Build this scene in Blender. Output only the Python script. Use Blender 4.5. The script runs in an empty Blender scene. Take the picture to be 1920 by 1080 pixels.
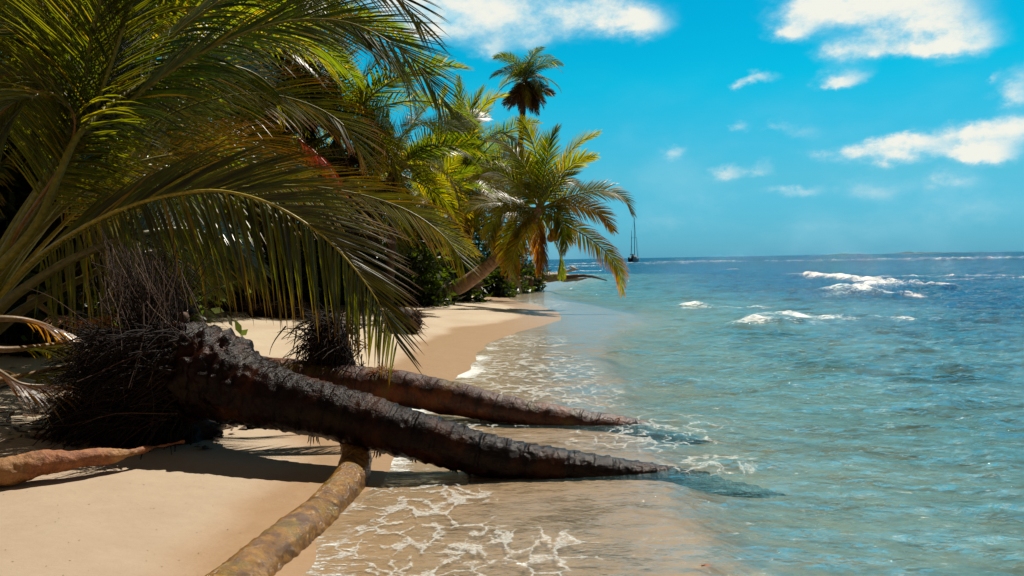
import bpy, math, random
import numpy as np
from mathutils import Vector, Matrix
R_ = math.radians
rng = np.random.default_rng(7)
random.seed(7)
sc = bpy.context.scene
COL = sc.collection

# ------------------------------------------------------------------ camera, sky, sun, exposure
F = 1507.0; CAMZ = 1.7; HZ = 487.5
cam_d = bpy.data.cameras.new('camera'); cam = bpy.data.objects.new('camera', cam_d); COL.objects.link(cam)
cam_d.sensor_width = 36.0; cam_d.lens = 36.0 * F / 1920.0
cam_d.clip_start = 0.05; cam_d.clip_end = 20000
CR = Matrix.Rotation(math.pi / 2 - math.atan((540 - HZ) / F), 3, 'X') @ Matrix.Rotation(R_(-0.977), 3, 'Z')
cam.matrix_world = Matrix.Translation((0, 0, CAMZ)) @ CR.to_4x4()
sc.camera = cam
SUN_EL, SUN_AZ = 59.0, 31.0          # azimuth measured from +Y towards +X
sun_d = bpy.data.lights.new('sun', 'SUN'); sun = bpy.data.objects.new('sun', sun_d); COL.objects.link(sun)
sun_d.energy = 5.0; sun_d.angle = R_(0.53); sun_d.color = (1.0, 0.93, 0.82)
sd = Vector((math.sin(R_(SUN_AZ)) * math.cos(R_(SUN_EL)), math.cos(R_(SUN_AZ)) * math.cos(R_(SUN_EL)), math.sin(R_(SUN_EL))))
sun.rotation_euler = sd.to_track_quat('Z', 'Y').to_euler()
sun.location = (0, 0, 30)
sc.view_settings.view_transform = 'Standard'; sc.view_settings.look = 'None'
sc.view_settings.exposure = 0.2; sc.view_settings.gamma = 1.0
sc.render.engine = 'CYCLES'
sc.cycles.max_bounces = 6; sc.cycles.diffuse_bounces = 2; sc.cycles.glossy_bounces = 2
sc.cycles.transmission_bounces = 3; sc.cycles.transparent_max_bounces = 12
sc.cycles.sample_clamp_direct = 0.0; sc.cycles.sample_clamp_indirect = 3.0
sc.cycles.caustics_reflective = False; sc.cycles.caustics_refractive = False

def pdir(px, py):
    return CR @ Vector(((px - 960) / F, (540 - py) / F, -1.0))
def at(px, py, Y):
    d = pdir(px, py); t = Y / d.y
    return np.array((d.x * t, Y, CAMZ + d.z * t))

# ------------------------------------------------------------------ node helpers
def nd(nt, typ, ins=None, **kw):
    n = nt.nodes.new(typ)
    for k, v in kw.items(): setattr(n, k, v)
    if ins:
        for k, v in ins.items():
            s = n.inputs[k]
            if hasattr(v, 'is_output') or isinstance(v, bpy.types.NodeSocket): nt.links.new(v, s)
            else: s.default_value = v
    return n
def math_(nt, op, a, b=None, c=None, clamp=False):
    n = nt.nodes.new('ShaderNodeMath'); n.operation = op; n.use_clamp = clamp
    for i, v in enumerate((a, b, c)):
        if v is None: continue
        if isinstance(v, bpy.types.NodeSocket): nt.links.new(v, n.inputs[i])
        else: n.inputs[i].default_value = v
    return n.outputs[0]
def mix_(nt, fac, a, b, blend='MIX'):
    n = nt.nodes.new('ShaderNodeMix'); n.data_type = 'RGBA'; n.blend_type = blend
    for s, v in ((n.inputs[0], fac), (n.inputs[6], a), (n.inputs[7], b)):
        if isinstance(v, bpy.types.NodeSocket): nt.links.new(v, s)
        elif s is n.inputs[0] or isinstance(v, (int, float)): s.default_value = v
        else: s.default_value = tuple(v) + (1.0,) if len(v) == 3 else v
    return n.outputs[2]
def ramp_(nt, fac, stops, interp='LINEAR'):
    n = nt.nodes.new('ShaderNodeValToRGB'); n.color_ramp.interpolation = interp
    el = n.color_ramp.elements
    while len(el) < len(stops): el.new(0.5)
    for e, (p, c) in zip(el, stops):
        e.position = p
        e.color = (c, c, c, 1) if isinstance(c, (int, float)) else tuple(c) + (1,)
    nt.links.new(fac, n.inputs[0])
    return n.outputs[0]
def smooth_(nt, x, a, b):
    n = nt.nodes.new('ShaderNodeMapRange'); n.interpolation_type = 'SMOOTHSTEP'
    nt.links.new(x, n.inputs[0]); n.inputs[1].default_value = a; n.inputs[2].default_value = b
    return n.outputs[0]
def noise_(nt, vec, scale, detail=4, rough=0.55, dist=0.0, out=0):
    n = nt.nodes.new('ShaderNodeTexNoise')
    if vec is not None: nt.links.new(vec, n.inputs['Vector'])
    n.inputs['Scale'].default_value = scale; n.inputs['Detail'].default_value = detail
    n.inputs['Roughness'].default_value = rough; n.inputs['Distortion'].default_value = dist
    return n.outputs[out]
def mapping_(nt, vec, scale=(1, 1, 1), rot=(0, 0, 0), loc=(0, 0, 0)):
    n = nt.nodes.new('ShaderNodeMapping'); nt.links.new(vec, n.inputs[0])
    n.inputs['Scale'].default_value = scale; n.inputs['Rotation'].default_value = rot; n.inputs['Location'].default_value = loc
    return n.outputs[0]
def bump_(nt, h, strength, dist, normal=None):
    n = nt.nodes.new('ShaderNodeBump'); nt.links.new(h, n.inputs['Height'])
    n.inputs['Strength'].default_value = strength; n.inputs['Distance'].default_value = dist
    if normal is not None: nt.links.new(normal, n.inputs['Normal'])
    return n.outputs[0]
def new_mat(name):
    m = bpy.data.materials.new(name); m.use_nodes = True; nt = m.node_tree; nt.nodes.clear()
    out = nt.nodes.new('ShaderNodeOutputMaterial'); return m, nt, out
def attr_(nt, name):
    n = nt.nodes.new('ShaderNodeAttribute'); n.attribute_name = name; return n

# ------------------------------------------------------------------ sky with clouds (laid out by compass direction)
world = bpy.data.worlds.new('World'); sc.world = world; world.use_nodes = True
wt = world.node_tree; wt.nodes.clear()
SKY_STRENGTH = 0.087
tc = wt.nodes.new('ShaderNodeTexCoord'); V = tc.outputs['Generated']
sky = nd(wt, 'ShaderNodeTexSky', sky_type='NISHITA', sun_disc=False, sun_elevation=R_(SUN_EL), sun_rotation=R_(SUN_AZ),
         air_density=1.0, dust_density=0.3, ozone_density=2.0, altitude=0.0)
sep = nd(wt, 'ShaderNodeSeparateXYZ', {0: V})
az = math_(wt, 'MULTIPLY', math_(wt, 'ARCTAN2', sep.outputs[0], sep.outputs[1]), 57.2958)
el = math_(wt, 'MULTIPLY', math_(wt, 'ARCSINE', sep.outputs[2]), 57.2958)
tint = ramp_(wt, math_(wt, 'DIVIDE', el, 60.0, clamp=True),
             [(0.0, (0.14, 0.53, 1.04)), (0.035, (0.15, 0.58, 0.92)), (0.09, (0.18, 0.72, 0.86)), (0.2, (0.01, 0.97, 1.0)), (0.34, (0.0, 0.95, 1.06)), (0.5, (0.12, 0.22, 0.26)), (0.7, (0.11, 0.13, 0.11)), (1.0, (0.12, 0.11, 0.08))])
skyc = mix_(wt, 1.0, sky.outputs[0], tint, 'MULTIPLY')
# unseen sky behind the photographer: pale warm tone added for neutral fill light
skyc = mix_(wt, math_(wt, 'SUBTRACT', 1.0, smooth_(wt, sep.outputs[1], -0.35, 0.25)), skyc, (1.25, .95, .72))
def azel(px, py):
    d = pdir(px, py).normalized()
    return math.degrees(math.atan2(d.x, d.y)), math.degrees(math.asin(d.z))
# (px, py, half width px, half height px, density)
CL = [(930, 12, 150, 50, .85), (1110, 28, 125, 40, 1.05), (1200, 45, 60, 30, 1.0), (925, 98, 38, 24, .7), (820, 40, 90, 50, .8), (990, 75, 60, 30, .5), (760, 10, 160, 50, .8),
      (1580, 15, 90, 34, 1.1), (1740, 38, 95, 42, 1.2), (1800, 78, 62, 26, 1.15), (1660, -25, 180, 36, 1.0), (1500, 58, 44, 17, .8), (1585, 92, 66, 20, .8), (1690, 95, 110, 13, .6),
      (1575, 147, 58, 20, 1.15), (1425, 147, 32, 12, .85), (1385, 155, 20, 9, .65), (1560, 160, 30, 8, .7),
      (1910, 160, 40, 40, .8), (1905, 190, 26, 14, .6), (1850, 240, 66, 16, .9), (1900, 250, 70, 22, 1.2), (1855, 145, 12, 9, .6),
      (1258, 285, 40, 17, .75), (1240, 296, 30, 12, .4), (1390, 233, 24, 12, .6), (1490, 250, 60, 20, .62), (1450, 235, 20, 12, .5),
      (1730, 272, 54, 18, 1.0), (1690, 268, 34, 16, .85), (1800, 290, 80, 15, .9), (1860, 288, 38, 16, .95), (1590, 295, 80, 18, .75), (1650, 285, 60, 18, .7),
      (1795, 335, 40, 20, .6), (1490, 355, 50, 12, .8), (1370, 322, 50, 14, .65), (1440, 315, 16, 20, .35), (1430, 330, 30, 9, .3),
      (1330, 370, 120, 30, .42), (1640, 350, 90, 34, .5), (1780, 120, 30, 8, .35), (1100, 205, 26, 14, .2), (1540, 430, 260, 30, .34), (1250, 420, 120, 36, .3), (1860, 385, 140, 50, .36)]
nvec = mapping_(wt, V, (1, 1, 1.6))
w1 = nd(wt, 'ShaderNodeTexNoise', {'Vector': nvec, 'Scale': 17.0, 'Detail': 9, 'Roughness': 0.62})
w2 = nd(wt, 'ShaderNodeTexNoise', {'Vector': nvec, 'Scale': 8.0, 'Detail': 4, 'Roughness': 0.5})
ws = nd(wt, 'ShaderNodeSeparateXYZ', {0: w1.outputs['Color']})
azw = math_(wt, 'ADD', az, math_(wt, 'MULTIPLY', math_(wt, 'SUBTRACT', ws.outputs[0], 0.5), 4.0))
elw = math_(wt, 'ADD', el, math_(wt, 'MULTIPLY', math_(wt, 'SUBTRACT', ws.outputs[1], 0.5), 2.4))
def cloudfield(dy):
    tot = None
    for (px, py, hw, hh, k) in CL:
        a, e = azel(px, py + dy)
        sa = hw / F * 57.3; se = hh / F * 57.3
        u = math_(wt, 'MULTIPLY', math_(wt, 'SUBTRACT', azw, a), 1.0 / sa)
        v = math_(wt, 'MULTIPLY', math_(wt, 'SUBTRACT', elw, e), 1.0 / se)
        q = math_(wt, 'ADD', math_(wt, 'MULTIPLY', u, u), math_(wt, 'MULTIPLY', v, v))
        g = math_(wt, 'MULTIPLY', math_(wt, 'EXPONENT', math_(wt, 'MULTIPLY', q, -1.25)), k)
        tot = g if tot is None else math_(wt, 'ADD', tot, g)
    return tot
cf = cloudfield(0)
w3 = nd(wt, 'ShaderNodeTexNoise', {'Vector': nvec, 'Scale': 48.0, 'Detail': 8, 'Roughness': 0.65})
mod = math_(wt, 'ADD', math_(wt, 'MULTIPLY_ADD', w1.outputs[0], 1.9, -0.35), math_(wt, 'MULTIPLY', w3.outputs[0], 0.75))
dens = math_(wt, 'MULTIPLY', cf, mod)
haze = math_(wt, 'MULTIPLY', math_(wt, 'MULTIPLY', smooth_(wt, w2.outputs[0], 0.45, 0.75), math_(wt, 'SUBTRACT', 1.0, smooth_(wt, el, 5.0, 14.0))), 0.22)
cov = math_(wt, 'ADD', smooth_(wt, dens, 0.16, 1.25), haze, clamp=True)
shade = smooth_(wt, math_(wt, 'MULTIPLY', cf, math_(wt, 'ADD', math_(wt, 'MULTIPLY_ADD', w1.outputs[0], 2.6, -1.1), w2.outputs[0])), 0.15, 1.15)
ccol = mix_(wt, shade, (0.42, 0.76, 0.90), (1.0, 0.98, 0.87))
cloudc = mix_(wt, 1.0, ccol, (9.4, 9.4, 9.4), 'MULTIPLY')
skyout = mix_(wt, math_(wt, 'MULTIPLY', cov, 0.95), skyc, cloudc)
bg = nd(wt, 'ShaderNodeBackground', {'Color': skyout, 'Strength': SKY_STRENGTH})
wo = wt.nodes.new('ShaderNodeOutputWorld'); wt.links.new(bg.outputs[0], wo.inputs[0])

# ------------------------------------------------------------------ numpy noise, mesh helpers
def vnoise(p, seed=0):
    p = np.asarray(p, dtype=np.float64); i = np.floor(p).astype(np.int64); f = p - i; f = f * f * (3 - 2 * f)
    def h(ix, iy, iz):
        n = (ix * 374761393 + iy * 668265263 + iz * 2147483647 + seed * 1274126177) & 0x7fffffff
        n = ((n ^ (n >> 13)) * 1274126177) & 0x7fffffff
        return ((n ^ (n >> 16)) & 0xffff) / 65535.0
    r = 0
    for a in (0, 1):
        for b in (0, 1):
            for c in (0, 1):
                w = (f[..., 0] if a else 1 - f[..., 0]) * (f[..., 1] if b else 1 - f[..., 1]) * (f[..., 2] if c else 1 - f[..., 2])
                r = r + w * h(i[..., 0] + a, i[..., 1] + b, i[..., 2] + c)
    return r * 2 - 1
def fbm(p, oct=4, seed=0, gain=0.5):
    p = np.asarray(p, dtype=np.float64); r = 0; a = 1.0
    for o in range(oct):
        r = r + a * vnoise(p * (2.03 ** o) + o * 17.3, seed + o); a *= gain
    return r
def sstep(x, a, b):
    t = np.clip((x - a) / (b - a), 0, 1); return t * t * (3 - 2 * t)
def mesh_np(name, verts, quads, tint=None, attrs=None, smooth=True, mi=None):
    me = bpy.data.meshes.new(name)
    verts = np.ascontiguousarray(verts, dtype=np.float32); quads = np.ascontiguousarray(quads, dtype=np.int32)
    k = quads.shape[1]
    me.vertices.add(len(verts)); me.vertices.foreach_set('co', verts.ravel())
    me.loops.add(quads.size); me.loops.foreach_set('vertex_index', quads.ravel())
    me.polygons.add(len(quads)); me.polygons.foreach_set('loop_start', np.arange(0, quads.size, k, dtype=np.int32))
    me.polygons.foreach_set('loop_total', np.full(len(quads), k, dtype=np.int32))
    if mi is not None: me.polygons.foreach_set('material_index', np.ascontiguousarray(mi, dtype=np.int32))
    me.update(calc_edges=True)
    me.polygons.foreach_set('use_smooth', np.full(len(quads), smooth, dtype=bool))
    if tint is not None:
        a = me.color_attributes.new('tint', 'FLOAT_COLOR', 'POINT')
        t = np.ones((len(verts), 4), dtype=np.float32); t[:, :3] = tint; a.data.foreach_set('color', t.ravel())
    for k_, v in (attrs or {}).items():
        a = me.attributes.new(k_, 'FLOAT', 'POINT'); a.data.foreach_set('value', np.ascontiguousarray(v, dtype=np.float32))
    return me
def link(name, me, mat, parent=None, **kw):
    o = bpy.data.objects.new(name, me); COL.objects.link(o)
    mats = mat if isinstance(mat, (list, tuple)) else [mat]
    if me is not None and len(me.materials) == 0:
        for m in mats: me.materials.append(m)
    if parent is not None: o.parent = parent
    for k, v in kw.items(): o[k] = v
    return o
def thing(name, label, cat, loc=(0, 0, 0), group=None):
    o = bpy.data.objects.new(name, None); COL.objects.link(o); o.location = tuple(float(v) for v in loc)
    o.empty_display_size = 0.3
    o['label'] = label; o['category'] = cat
    if group: o['group'] = group
    return o
def tag(o, label, cat, group=None):
    o['label'] = label; o['category'] = cat
    if group: o['group'] = group
    return o
def spline(pts, n):
    p = np.asarray(pts, dtype=np.float64)
    seg = np.linalg.norm(np.diff(p[:, :3], axis=0), axis=1); t = np.concatenate([[0], np.cumsum(np.maximum(seg, 1e-6))])
    q = np.vstack([2 * p[0] - p[1], p, 2 * p[-1] - p[-2]]); tt = np.concatenate([[t[0] - seg[0]], t, [t[-1] + seg[-1]]])
    u = np.linspace(0, t[-1], n); k = np.clip(np.searchsorted(t, u, side='right') - 1, 0, len(p) - 2)
    out = np.zeros((n, p.shape[1]))
    t0, t1, t2, t3 = tt[k], tt[k + 1], tt[k + 2], tt[k + 3]
    P0, P1, P2, P3 = q[k], q[k + 1], q[k + 2], q[k + 3]
    h = (t2 - t1); s = ((u - t1) / h)[:, None]
    m1 = (h / (t2 - t0))[:, None] * (P2 - P0); m2 = (h / (t3 - t1))[:, None] * (P3 - P1)
    out = (2 * s**3 - 3 * s**2 + 1) * P1 + (s**3 - 2 * s**2 + s) * m1 + (-2 * s**3 + 3 * s**2) * P2 + (s**3 - s**2) * m2
    return out
def frames(c):
    T = np.gradient(c, axis=0); T /= np.linalg.norm(T, axis=1)[:, None] + 1e-12
    N = np.zeros_like(T); up = np.array((0, 0, 1.0))
    n = up - T[0] * T[0].dot(up)
    if np.linalg.norm(n) < 0.2: n = np.cross(T[0], (0, 1.0, 0))
    n /= np.linalg.norm(n)
    for i in range(len(T)):
        n = n - T[i] * T[i].dot(n); n /= np.linalg.norm(n); N[i] = n
    return T, N, np.cross(T, N)
def tube(c, r, nseg, disp=None, cap=True):
    """c (n,3) centre line, r (n,) radius, disp(pos, s, ang)->dr"""
    c = np.asarray(c); r = np.asarray(r) * np.ones(len(c)); T, N, B = frames(c)
    a = np.linspace(0, 2 * np.pi, nseg, endpoint=False)
    d = np.cos(a)[None, :, None] * N[:, None, :] + np.sin(a)[None, :, None] * B[:, None, :]
    s = np.concatenate([[0], np.cumsum(np.linalg.norm(np.diff(c, axis=0), axis=1))])
    rr = r[:, None] * np.ones(nseg)[None, :]
    if disp is not None:
        rr = rr + disp(c[:, None, :] + d * rr[..., None], s[:, None] * np.ones(nseg), a[None, :] * np.ones((len(c), 1)))
    v = (c[:, None, :] + d * rr[..., None]).reshape(-1, 3)
    i = np.arange(len(c) - 1)[:, None] * nseg; j = np.arange(nseg)[None, :]; j2 = (j + 1) % nseg
    q = np.stack([i + j, i + j2, i + nseg + j2, i + nseg + j], -1).reshape(-1, 4)
    uv = (s[:, None] * np.ones(nseg)).ravel()
    if cap:
        n0 = len(v); v = np.vstack([v, c[:1], c[-1:]]); uv = np.append(uv, [s[0], s[-1]])
        L = (len(c) - 1) * nseg; jj = np.arange(0, nseg, 2)
        if nseg % 2 == 0:
            q0 = np.stack([np.full(len(jj), n0), (jj + 2) % nseg, jj + 1, jj], -1)
            q1 = np.stack([np.full(len(jj), n0 + 1), L + jj, L + jj + 1, L + (jj + 2) % nseg], -1)
            q = np.vstack([q, q0, q1])
    return v, q, uv
class Acc:
    def __init__(s): s.v = []; s.q = []; s.t = []; s.n = 0
    def add(s, v, q, t=None):
        s.v.append(v); s.q.append(q + s.n); s.n += len(v)
        s.t.append(np.ones((len(v), 3)) * (t if t is not None else (1, 1, 1)))
    def mesh(s, name, smooth=True): return mesh_np(name, np.vstack(s.v), np.vstack(s.q), np.vstack(s.t), smooth=smooth)

# ------------------------------------------------------------------ terrain functions
SY = np.array([-60, -5, 0, 2.5, 4.4, 6.3, 8.0, 9.0, 10.5, 12.1, 14, 15.8, 18.6, 22.4, 26, 29, 33, 37.8, 44, 53, 62, 71, 78, 86, 100, 140, 400, 1e5])
SX = np.array([-6, -2.2, -1.5, -1.2, -1.22, -1.10, -1.2, -1.36, -1.1, -.68, -.66, -.62, -.02, 1.3, 1.45, 1.0, .1, -.5, -.2, 1.1, 3.0, 4.7, 5.0, 2, -12, -60, -400, -9e4])
def shore_x(y):
    y = np.asarray(y, dtype=float)
    r = 0
    for o, w in ((-0.5, .25), (0, .5), (0.5, .25)): r = r + w * np.interp(y + o, SY, SX)
    return r
def ground_z(x, y):
    x = np.asarray(x, dtype=float); y = np.asarray(y, dtype=float)
    sc1 = 0.10 * vnoise(np.stack([y * 1.1, x * .6, 0 * y], -1), 3) + 0.045 * vnoise(np.stack([y * 3.1, x * 1.5, 0 * y], -1), 5)
    d = shore_x(y) + sc1 - x
    land = 0.085 * np.clip(d, 0, 1.6) + 0.060 * np.clip(d - 1.6, 0, 7) + 0.01 * np.clip(d - 8, 0, 30)
    e = -d
    sea = -(0.022 * np.clip(e, 0, 2.1) + 0.13 * sstep(e, 2.05, 2.9) + 0.10 * np.clip(e - 2.3, 0, 40) + 0.03 * np.clip(e - 42, 0, 200))
    p = np.stack([x, y, 0 * x], -1)
    z = np.where(d > 0, land, sea)
    z = z + 0.028 * fbm(p * 0.8, 3, 11) * sstep(np.abs(d), 0.2, 2.0) + 0.008 * fbm(p * 4, 2, 12) * sstep(d, 1.2, 3)
    z = z + 0.10 * fbm(p * 0.35, 3, 14) * sstep(e, 2.6, 7)
    return z
def on_ground(px, py):
    d = pdir(px, py); t = 1.0; lo, hi = 0.5, 400.0
    ts = np.geomspace(0.5, 900, 6000)
    x, y, z = d.x * ts, d.y * ts, CAMZ + d.z * ts
    k = np.argmax(z < ground_z(x, y)); return np.array((x[k], y[k], float(ground_z(x[k], y[k]))))
def gz(x, y): return float(ground_z(np.array(float(x)), np.array(float(y))))

# ------------------------------------------------------------------ materials
def mat_sand():
    m, nt, out = new_mat('sand')
    geo = nt.nodes.new('ShaderNodeNewGeometry'); P = geo.outputs['Position']
    z = nd(nt, 'ShaderNodeSeparateXYZ', {0: P}).outputs[2]
    yy = nd(nt, 'ShaderNodeSeparateXYZ', {0: P}).outputs[1]
    wetn = math_(nt, 'ADD', math_(nt, 'MULTIPLY_ADD', noise_(nt, P, 0.6, 3), 0.05, z), math_(nt, 'MULTIPLY_ADD', smooth_(nt, yy, 6.0, 9.5), -0.05, 0.05))
    wet = math_(nt, 'SUBTRACT', 1.0, smooth_(nt, wetn, 0.115, 0.165))
    grain = noise_(nt, P, 260, 2, 0.7)
    mid = noise_(nt, P, 9, 5, 0.65); big = noise_(nt, P, 0.9, 4, 0.5)
    dry = mix_(nt, mid, (0.46, 0.375, 0.26), (0.58, 0.485, 0.35))
    dry = mix_(nt, smooth_(nt, big, 0.35, 0.7), dry, (0.47, 0.365, 0.255))
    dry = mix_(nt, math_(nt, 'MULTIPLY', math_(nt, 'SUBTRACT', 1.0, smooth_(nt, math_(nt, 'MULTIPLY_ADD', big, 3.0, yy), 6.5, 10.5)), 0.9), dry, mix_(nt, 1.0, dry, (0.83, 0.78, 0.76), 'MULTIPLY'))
    speck = smooth_(nt, noise_(nt, P, 90, 3, 0.8), 0.66, 0.74)
    dry = mix_(nt, math_(nt, 'MULTIPLY', speck, 0.45), dry, (0.2, 0.15, 0.09))
    wetc = mix_(nt, mid, (0.345, 0.215, 0.115), (0.43, 0.28, 0.155))
    col = mix_(nt, wet, dry, wetc)
    col = mix_(nt, math_(nt, 'MULTIPLY', grain, 0.5), col, mix_(nt, 1.0, col, (0.72, 0.66, 0.6), 'MULTIPLY'))
    uw = math_(nt, 'SUBTRACT', 1.0, smooth_(nt, z, -0.15, -0.02))
    peb = smooth_(nt, noise_(nt, P, 5.0, 5, 0.65), 0.42, 0.68)
    col = mix_(nt, math_(nt, 'MULTIPLY', uw, math_(nt, 'MULTIPLY', peb, 0.28)), col, (0.17, 0.15, 0.075))
    rough = math_(nt, 'MULTIPLY_ADD', wet, -0.5, 0.9)
    rip = nd(nt, 'ShaderNodeTexWave', {'Vector': mapping_(nt, P, (0.6, 1.5, 1), (0, 0, 0.4)), 'Scale': 1.3, 'Distortion': 6, 'Detail': 3, 'Detail Scale': 1.4})
    h = math_(nt, 'ADD', math_(nt, 'MULTIPLY', grain, 0.012), math_(nt, 'ADD', math_(nt, 'MULTIPLY', mid, 0.06), math_(nt, 'MULTIPLY', rip.outputs[1], 0.015)))
    b = bump_(nt, h, 0.55, 0.22)
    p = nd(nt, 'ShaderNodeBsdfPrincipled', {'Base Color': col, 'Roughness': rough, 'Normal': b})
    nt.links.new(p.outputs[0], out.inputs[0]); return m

def mat_sea():
    m, nt, out = new_mat('sea_water')
    geo = nt.nodes.new('ShaderNodeNewGeometry'); P = geo.outputs['Position']
    depth = attr_(nt, 'depth').outputs['Fac']; foam_a = attr_(nt, 'foam').outputs['Fac']; lace_a = attr_(nt, 'lace').outputs['Fac']
    calm = smooth_(nt, depth, 0.0, 0.30)
    # ripples
    n1 = noise_(nt, mapping_(nt, P, (0.55, 1.3, 1), (0, 0, -0.30)), 1.5, 5, 0.55, 0.6)
    n2 = noise_(nt, mapping_(nt, P, (0.75, 1.3, 1), (0, 0, 0.35)), 6.5, 5, 0.62, 0.8)
    n3 = noise_(nt, P, 26.0, 3, 0.6, 0.3)
    h = math_(nt, 'ADD', math_(nt, 'MULTIPLY', n1, 0.24), math_(nt, 'ADD', math_(nt, 'MULTIPLY', n2, 0.10), math_(nt, 'MULTIPLY', n3, 0.02)))
    h = math_(nt, 'MULTIPLY', h, math_(nt, 'MULTIPLY_ADD', calm, 0.85, 0.15))
    b0 = bump_(nt, h, 1.0, 0.85)
    c1 = noise_(nt, mapping_(nt, P, (0.6, 1.3, 1), (0, 0, -0.30)), 2.6, 3, 0.6, 0.4, 1)
    c0 = noise_(nt, mapping_(nt, P, (0.5, 1.3, 1), (0, 0, -0.22)), 0.95, 4, 0.65, 0.5, 1)
    c2 = noise_(nt, mapping_(nt, P, (0.7, 1.4, 1), (0, 0, 0.3)), 9.0, 3, 0.6, 0.4, 1)
    c3 = noise_(nt, P, 34.0, 3, 0.6, 0.0, 1)
    def vm(op, a, bb):
        n = nt.nodes.new('ShaderNodeVectorMath'); n.operation = op
        for i, v in enumerate((a, bb)):
            if isinstance(v, bpy.types.NodeSocket): nt.links.new(v, n.inputs[i])
            elif v is not None: n.inputs[i].default_value = v
        return n.outputs[0]
    sl = vm('ADD', vm('ADD', vm('MULTIPLY', vm('SUBTRACT', c0, (.5, .5, .5)), (.9, 2.0, 0)), vm('MULTIPLY', vm('SUBTRACT', c1, (.5, .5, .5)), (1.0, 2.2, 0))), vm('ADD', vm('MULTIPLY', vm('SUBTRACT', c2, (.5, .5, .5)), (1.8, 3.0, 0)), vm('MULTIPLY', vm('SUBTRACT', c3, (.5, .5, .5)), (1.0, 1.3, 0))))
    sc_ = nt.nodes.new('ShaderNodeVectorMath'); sc_.operation = 'SCALE'; nt.links.new(sl, sc_.inputs[0]); nt.links.new(math_(nt, 'MULTIPLY_ADD', calm, 0.8, 0.2), sc_.inputs[3])
    b = vm('NORMALIZE', vm('ADD', b0, sc_.outputs[0]), None)
    # water body: suspended, scattering turquoise that thickens with depth
    tw = mix_(nt, smooth_(nt, depth, 0.10, 1.5), (0.12, 0.33, 0.36), (0.003, 0.072, 0.165))
    tw = mix_(nt, smooth_(nt, depth, 1.2, 6.0), tw, (0.0008, 0.055, 0.13))
    tw = mix_(nt, math_(nt, 'MULTIPLY', smooth_(nt, noise_(nt, mapping_(nt, P, (0.5, 1, 1), (0, 0, -0.25)), 0.55, 4, 0.6), 0.42, 0.7), 0.5), tw, mix_(nt, 1.0, tw, (2.2, 1.5, 1.35), 'MULTIPLY'))
    body = nd(nt, 'ShaderNodeBsdfDiffuse', {'Color': tw, 'Normal': b})
    slant = nd(nt, 'ShaderNodeLayerWeight', {'Blend': 0.5, 'Normal': b}).outputs['Facing']
    kk = math_(nt, 'MULTIPLY_ADD', math_(nt, 'POWER', slant, 3.0), 3.2, 1.0)
    op = math_(nt, 'SUBTRACT', 1.0, math_(nt, 'EXPONENT', math_(nt, 'MULTIPLY', math_(nt, 'MULTIPLY', depth, kk), -0.95)))
    clear = nd(nt, 'ShaderNodeBsdfTransparent', {'Color': mix_(nt, smooth_(nt, depth, 0.03, 0.45), (0.97, 0.985, 0.96), (0.74, 0.95, 0.90))})
    inner = nd(nt, 'ShaderNodeMixShader', {0: op, 1: clear.outputs[0], 2: body.outputs[0]})
    gl = nd(nt, 'ShaderNodeBsdfGlossy', {'Color': (0.74, 0.94, 1, 1), 'Roughness': 0.05, 'Normal': b})
    fr = nd(nt, 'ShaderNodeFresnel', {'IOR': 1.33, 'Normal': b})
    frc = math_(nt, 'MINIMUM', math_(nt, 'MULTIPLY', fr.outputs[0], 1.25), 0.62)
    surf = nd(nt, 'ShaderNodeMixShader', {0: frc, 1: inner.outputs[0], 2: gl.outputs[0]})
    # foam: lace of thin films plus whitewater
    dn = noise_(nt, P, 1.7, 3, 0.6, 0, 1)
    wv = nd(nt, 'ShaderNodeVectorMath', {0: P, 1: nd(nt, 'ShaderNodeVectorMath', {0: dn, 1: (0.55, 0.55, 0.0)}, operation='MULTIPLY').outputs[0]}, operation='ADD').outputs[0]
    dn2 = noise_(nt, P, 7.0, 3, 0.6, 0, 1)
    wv = vm('ADD', wv, vm('MULTIPLY', dn2, (0.16, 0.16, 0.0)))
    vo = nd(nt, 'ShaderNodeTexVoronoi', {'Vector': mapping_(nt, wv, (1.0, 0.75, 0.0), (0, 0, 0.5)), 'Scale': 4.7}, feature='DISTANCE_TO_EDGE').outputs['Distance']
    vo2 = nd(nt, 'ShaderNodeTexVoronoi', {'Vector': mapping_(nt, wv, (1, 1, 0)), 'Scale': 13.0}, feature='DISTANCE_TO_EDGE').outputs['Distance']
    lace_a = math_(nt, 'MULTIPLY', lace_a, smooth_(nt, lace_a, 0.12, 0.35))
    wdt = math_(nt, 'MULTIPLY', lace_a, math_(nt, 'MULTIPLY_ADD', noise_(nt, P, 3.2, 5, 0.7), 0.62, -0.262))
    l1 = math_(nt, 'SUBTRACT', 1.0, smooth_(nt, math_(nt, 'SUBTRACT', vo, wdt), -0.02, 0.05))
    l1 = math_(nt, 'MULTIPLY', l1, smooth_(nt, wdt, 0.0, 0.012))
    l2 = math_(nt, 'SUBTRACT', 1.0, smooth_(nt, math_(nt, 'SUBTRACT', vo2, math_(nt, 'MULTIPLY', wdt, 0.8)), -0.02, 0.02))
    l2 = math_(nt, 'MULTIPLY', l2, math_(nt, 'GREATER_THAN', wdt, 0.06))
    lace = math_(nt, 'MAXIMUM', l1, math_(nt, 'MULTIPLY', l2, 0.75))
    fn = noise_(nt, mapping_(nt, P, (0.45, 1.3, 1.5)), 13.0, 7, 0.85)
    fw = smooth_(nt, math_(nt, 'ADD', foam_a, math_(nt, 'MULTIPLY_ADD', fn, 4.6, -2.3)), 0.45, 0.85)
    foam = math_(nt, 'MAXIMUM', math_(nt, 'MULTIPLY', lace, math_(nt, 'MULTIPLY', smooth_(nt, noise_(nt, P, 34, 5, 0.75), 0.25, 0.65), 0.60)), fw)
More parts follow.
